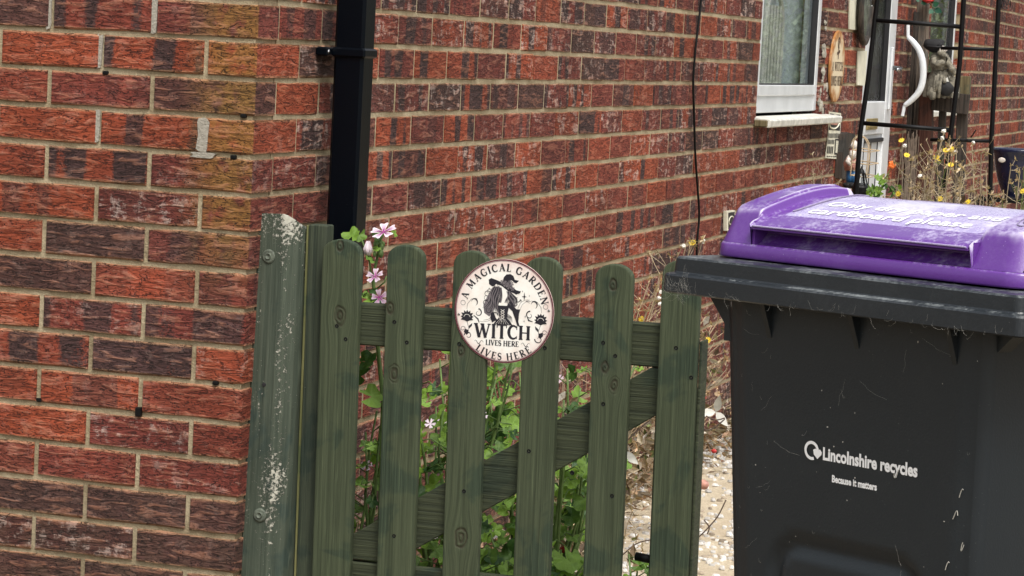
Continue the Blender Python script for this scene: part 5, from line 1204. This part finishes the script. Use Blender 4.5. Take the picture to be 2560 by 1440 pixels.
weed('dry_weed', gbase(2330, YW-.4), tips([(2250, 500), (2300, 480), (2350, 470), (2380, 500), (2280, 510), (2400, 455)], YW-.4), 'low tangle of brown dry stems just behind the purple lid', 170, fluff=tips([(2322, 510), (2300, 440), (2398, 498)], YW-.4), crumple=60)
weed('dry_weed', gbase(2540, YW), tips([(2525, 415), (2545, 430), (2560, 420), (2535, 465), (2575, 440), (2510, 500), (2556, 480)], YW), 'dry seed heads in front of the blue pot at the right edge', 120, yellow=tips([(2557, 478)], YW), greenish=.6, scale=1.1)
weed('dry_weed', gbase(2450, YW+.2), tips([(2462, 478), (2440, 500), (2480, 510), (2500, 520)], YW+.2), 'short brown stems between the middle and right poles', 80, crumple=30)
random.seed(5)
for (px, py, sx) in ((2020, 440, 0), (2000, 460, 0)): pass
p0 = at(2035, 480, X=.12); weed('dry_weed', (p0.x, p0.y, 0), [at(2035, 418, X=.12), at(2005, 450, X=.12), at(2050, 430, X=.12), at(1990, 462, X=.12)], 'dry umbel seed heads against the bricks below the window sill', 60, scale=1.2)
# rose seedling with leaves by the door
ro = empty('orange_flower_plant', gbase(2215, 3.3), label='small green plant with an orange flower in front of the white door', cat='plant'); Bq = ro.location
mb = MB(); OP = lambda x, y: at(x, y, Y=3.3)-Bq
mb.tube([Vector((0, 0, 0)), OP(2195, 500), OP(2208, 455), OP(2222, 430), OP(2231, 412)], [.003, .0025, .002, .0015, .001], 5); mb.tube([OP(2195, 500), OP(2198, 470), OP(2203, 446)], .0018, 4); mb.tube([Vector((.02, 0, .4)), OP(2225, 495), OP(2236, 478)], .0018, 4); mb.build('stem', M['stem'], ro)
mb = MB(); p = OP(2230, 412)
for k in range(5): mb.ball(tuple(p+Vector((.006*math.cos(k*1.26), -.002, .006*math.sin(k*1.26)))), .007, (1, .6, 1), 6, 5)
mb.build('flower', M['orange'], ro, smooth=True)
for (x, y, s) in ((2198, 442, .022), (2208, 446, .024), (2205, 455, .018), (2188, 478, .024), (2178, 470, .02), (2200, 478, .022), (2212, 466, .016), (2232, 478, .028), (2243, 474, .026), (2192, 488, .02), (2174, 484, .02)):
    put(random.choice(LEAF), 'leaf', ro, OP(x, y), (random.uniform(-.4, .4), -.8, random.uniform(.1, .7)), s*1.5)
# weeds between gate, wall and bin
random.seed(12)
def wtips(l, Y): return [at(x, y, Y=Y+random.uniform(-.12, .12)) for x, y in l]
def gb(px, Y, x=None): p = at(px, 1100, Y=Y); return (p.x if x is None else x, Y, 0)
weed('dry_weed', gb(1610, 1.9, .10), wtips([(1600, 745), (1625, 700), (1640, 720), (1590, 800), (1645, 790), (1610, 780), (1655, 690)], 1.9), 'dry weed with small yellow flowers showing above the gate rail left of the last picket', 120, yellow=wtips([(1603, 797), (1606, 800), (1731, 608)], 1.9)[:2], fluff=wtips([(1652, 730), (1647, 745), (1650, 760)], 1.9), col=(.4, .33, .22))
weed('dry_weed', gb(1735, 2.6, .06), wtips([(1731, 612), (1750, 600), (1712, 605), (1722, 600), (1700, 612)], 2.6), 'tuft of seed heads with one yellow flower at the left end of the bin rim', 46, yellow=wtips([(1731, 607)], 2.6), fluff=wtips([(1757, 603), (1708, 615)], 2.6), scale=1.3)
weed('dry_weed', gb(1770, 1.7, .12), wtips([(1765, 790), (1785, 830), (1800, 860), (1775, 880), (1795, 800), (1760, 850), (1800, 920)], 1.7), 'pale dried weed filling the gap between the gate and the bin', 150, yellow=wtips([(1770, 850)], 1.7), crumple=200, col=(.46, .37, .26))
weed('dry_weed', gb(1790, 2.2, .08), wtips([(1770, 920), (1790, 950), (1810, 900), (1760, 980), (1800, 1000)], 2.2), 'tangle of brown dead stalks low against the wall beside the bin', 110, crumple=220, col=(.36, .27, .19))
weed('dry_weed', gb(1600, 1.3, .22), wtips([(1560, 950), (1590, 1000), (1610, 1040), (1570, 1080), (1620, 990), (1540, 1010)], 1.3), 'brown withered plant behind the fifth gap of the gate', 130, crumple=420, clow=.15, twig=.0011, col=(.38, .29, .2))
weed('dry_weed', gb(1420, 1.0), wtips([(1400, 930), (1440, 960), (1420, 1000), (1460, 1060), (1390, 1120), (1450, 1150)], 1.0), 'withered brown plant mixed with mallow leaves behind the fourth gap', 120, crumple=260, clow=.15, twig=.0011, greenish=.3, col=(.33, .25, .17))
weed('dry_weed', gb(1500, .8), wtips([(1400, 1190), (1420, 1240), (1450, 1300), (1560, 1200), (1580, 1280)], .8), 'low brittle stalks and shrivelled leaves at the foot of the withered plants', 60, crumple=220, clow=.1, twig=.001, col=(.36, .28, .19))
weed('dry_weed', gb(930, .17), wtips([(880, 1335), (900, 1300), (915, 1345), (870, 1350)], .17), 'thin dry tan stalks caught at the bottom left of the gate', 14, twig=.0018, col=(.42, .3, .2))
random.seed(41)
# bare arching twigs by the bin
tw = empty('bare_twigs', gb(1800, .9), label='bare thin brown twigs arching over the gravel beside the bin', cat='twigs'); mb = MB(); Bq = tw.location
for pts in ([(1745, 1345), (1770, 1320), (1795, 1290), (1815, 1250)], [(1765, 1040), (1790, 1050), (1812, 1045)], [(1740, 1062), (1775, 1075), (1812, 1048)], [(1560, 1110), (1590, 1080), (1625, 1050)], [(1548, 1395), (1590, 1360), (1625, 1350)], [(1760, 1300), (1773, 1318), (1768, 1335)]):
    mb.tube(smooth([at(x, y, Y=.9)-Bq for x, y in pts], 4), .0016, 5)
tag(mb.build('twig', plain('brown twig', (.09, .06, .045), .9, bmp=0), tw), kind='stuff')

# ------------------------------------------------------------------ gravel, litter, petals
random.seed(99)
gv = MB()
def stone(x, y, z, r, col):
    gv.col = (*col, 1); n = 5; rot = random.uniform(0, 6.28); sx, sy, sz = random.uniform(.7, 1.3), random.uniform(.6, 1), random.uniform(.35, .65); vs = []
    for k in range(n):
        a = 2*math.pi*k/n+rot; q = random.uniform(.85, 1.15); vs.append((x+r*sx*q*math.cos(a), y+r*sy*q*math.sin(a), z-.002))
    for k in range(n):
        a = 2*math.pi*(k+.5)/n+rot; q = random.uniform(.6, .8); vs.append((x+r*sx*q*math.cos(a), y+r*sy*q*math.sin(a), z+r*sz))
    fs = [(k, (k+1) % n, n+k) for k in range(n)]+[((k+1) % n, n+(k+1) % n, n+k) for k in range(n)]+[tuple(range(n, 2*n))]
    gv.add(vs, fs)
cnt = 0
while cnt < 15000:
    x = random.uniform(.0, 1.9); y = random.uniform(.2, 6.0); d = mnoise.noise(Vector((x*2.2, y*1.1, 3)))
    dens = 1.0 if (y > 2.9 and d > -.25) else .6 if d > .0 else .16
    if y < 2.0 and x > .45: dens *= .6
    if random.random() > dens: continue
    b = random.uniform(.36, .74); t = random.random(); col = (b, b*.97, b*.92) if t > .15 else (b*.6, b*.5, b*.38)
    stone(x, y, .004+(.004 if random.random() < .3 else 0), random.uniform(.005, .013), col); cnt += 1
m = NT('white gravel'); m.fin(m.node('ShaderNodeAttribute', attribute_name='tint').outputs['Color'], .75)
tag(gv.build('gravel', m.m, attr=True, recalc=False), 'white garden gravel scattered over the sandy path behind the gate', 'gravel', kind='stuff')
lt = MB()
for i in range(9000):
    x = abs(random.gauss(.12, .40))-.0; y = random.uniform(.15, 5.5); r = random.uniform(.007, .020); z = random.uniform(.004, .05)*max(.2, 1-x)+random.random()*.10*max(0, .6-x)
    if x > (.62 if y < 1.1 else .10+.12*random.random()): continue
    b_ = random.uniform(.5, 1.5); lt.col = (*[c*b_ for c in random.choice(((.30, .20, .12), (.44, .36, .26), (.20, .12, .08), (.38, .25, .17), (.5, .45, .38)))], 1)
    e1 = Vector((random.gauss(0, 1), random.gauss(0, 1), random.gauss(0, .5))).normalized(); e2 = e1.cross(Vector((.2, .3, 1))).normalized(); e3 = e1.cross(e2); q = Vector((x, y, z+r*.4))
    lt.add([q-e1*r, q-e2*r*.5-e3*r*.2, q, q+e2*r*.5-e3*r*.25, q+e1*r*1.1-e3*r*.15, q+e2*r*.45-e1*r*.4-e3*r*.2], [(0, 1, 2), (0, 2, 5), (1, 4, 2), (2, 4, 3), (2, 3, 5)])
tag(lt.build('leaf_litter', M['dry'], attr=True, recalc=False), 'brown dead leaves lying along the foot of the brick wall', 'leaves', kind='stuff')
def petal(name, px, py, Y, r, mat, label, cat):
    p = at(px, py, Y=Y); ro_ = empty(name, tuple(p), label=label, cat=cat); mb = MB(); n = 9
    mb.add([(0, 0, 0)]+[(r*(1+.15*math.sin(k*2.3))*math.cos(k*.7), -.3*r*math.cos(k*1.4), r*.8*math.sin(k*.7)) for k in range(n)], [(0, 1+k, 1+(k+1) % n) for k in range(n)]); o = mb.build('petal', mat, ro_, smooth=True, recalc=False); o.modifiers.new('s', 'SOLIDIFY').thickness = .001
petal('red_petal', 1412, 1375, .35, .010, M['red'], 'bright red fabric petal low behind the gate, right of the fourth picket', 'petal')
petal('red_petal', 1757, 995, 1.6, .009, M['red'], 'red petal caught in the weeds right of the last picket', 'petal')
petal('red_petal', 1785, 1128, 1.6, .007, M['red'], 'red petal on the gravel edge beside the bin', 'petal')
petal('pink_petal', 1757, 1212, 1.4, .016, M['skinpink'], 'pale pink fallen petal lying on the white gravel', 'petal')
def paleleaf(px, py, Y, s, lab):
    p = at(px, py, Y=Y); ro_ = empty('silver_leaf', tuple(p), label=lab, cat='leaf')
    for k in range(3):
        mb = MB(); a = k*2+px; d = Vector((math.cos(a), -.3, math.sin(a))); mb.add(*leafshape(Vector((0, 0, 0)), d, s, s*.4)); mb.build('blade', M['upvcold'], ro_, smooth=True, recalc=False)
paleleaf(1790, 1030, 1.3, .05, 'silvery white dried leaf standing up in the weeds beside the bin'); paleleaf(1560, 1130, 1.0, .05, 'silvery dried leaf behind the fifth gap of the gate')
# hedge and boundary fence on the other side of the path (seen in the window reflections)
hg = MB(); random.seed(8)
for i in range(26000):
    x = 4.2+random.gauss(0, .28); y = random.uniform(8, 42); z = random.uniform(.1, 2.1+.3*math.sin(y*2)); r = random.uniform(.03, .06); b = random.uniform(.6, 1.1)
    hg.col = (.16*b, .20*b, .11*b, 1); e1 = Vector((random.gauss(0, 1), random.gauss(0, 1), random.gauss(0, 1))).normalized(); e2 = e1.cross(Vector((.1, .2, 1))).normalized(); q = Vector((x, y, z))
    hg.add([q-e1*r, q-e2*r*.5, q+e1*r, q+e2*r*.5], [(0, 1, 2, 3)])
tag(hg.build('hedge', M['dry'], attr=True, recalc=False), 'green garden hedge on the far side of the path', 'hedge', kind='stuff')
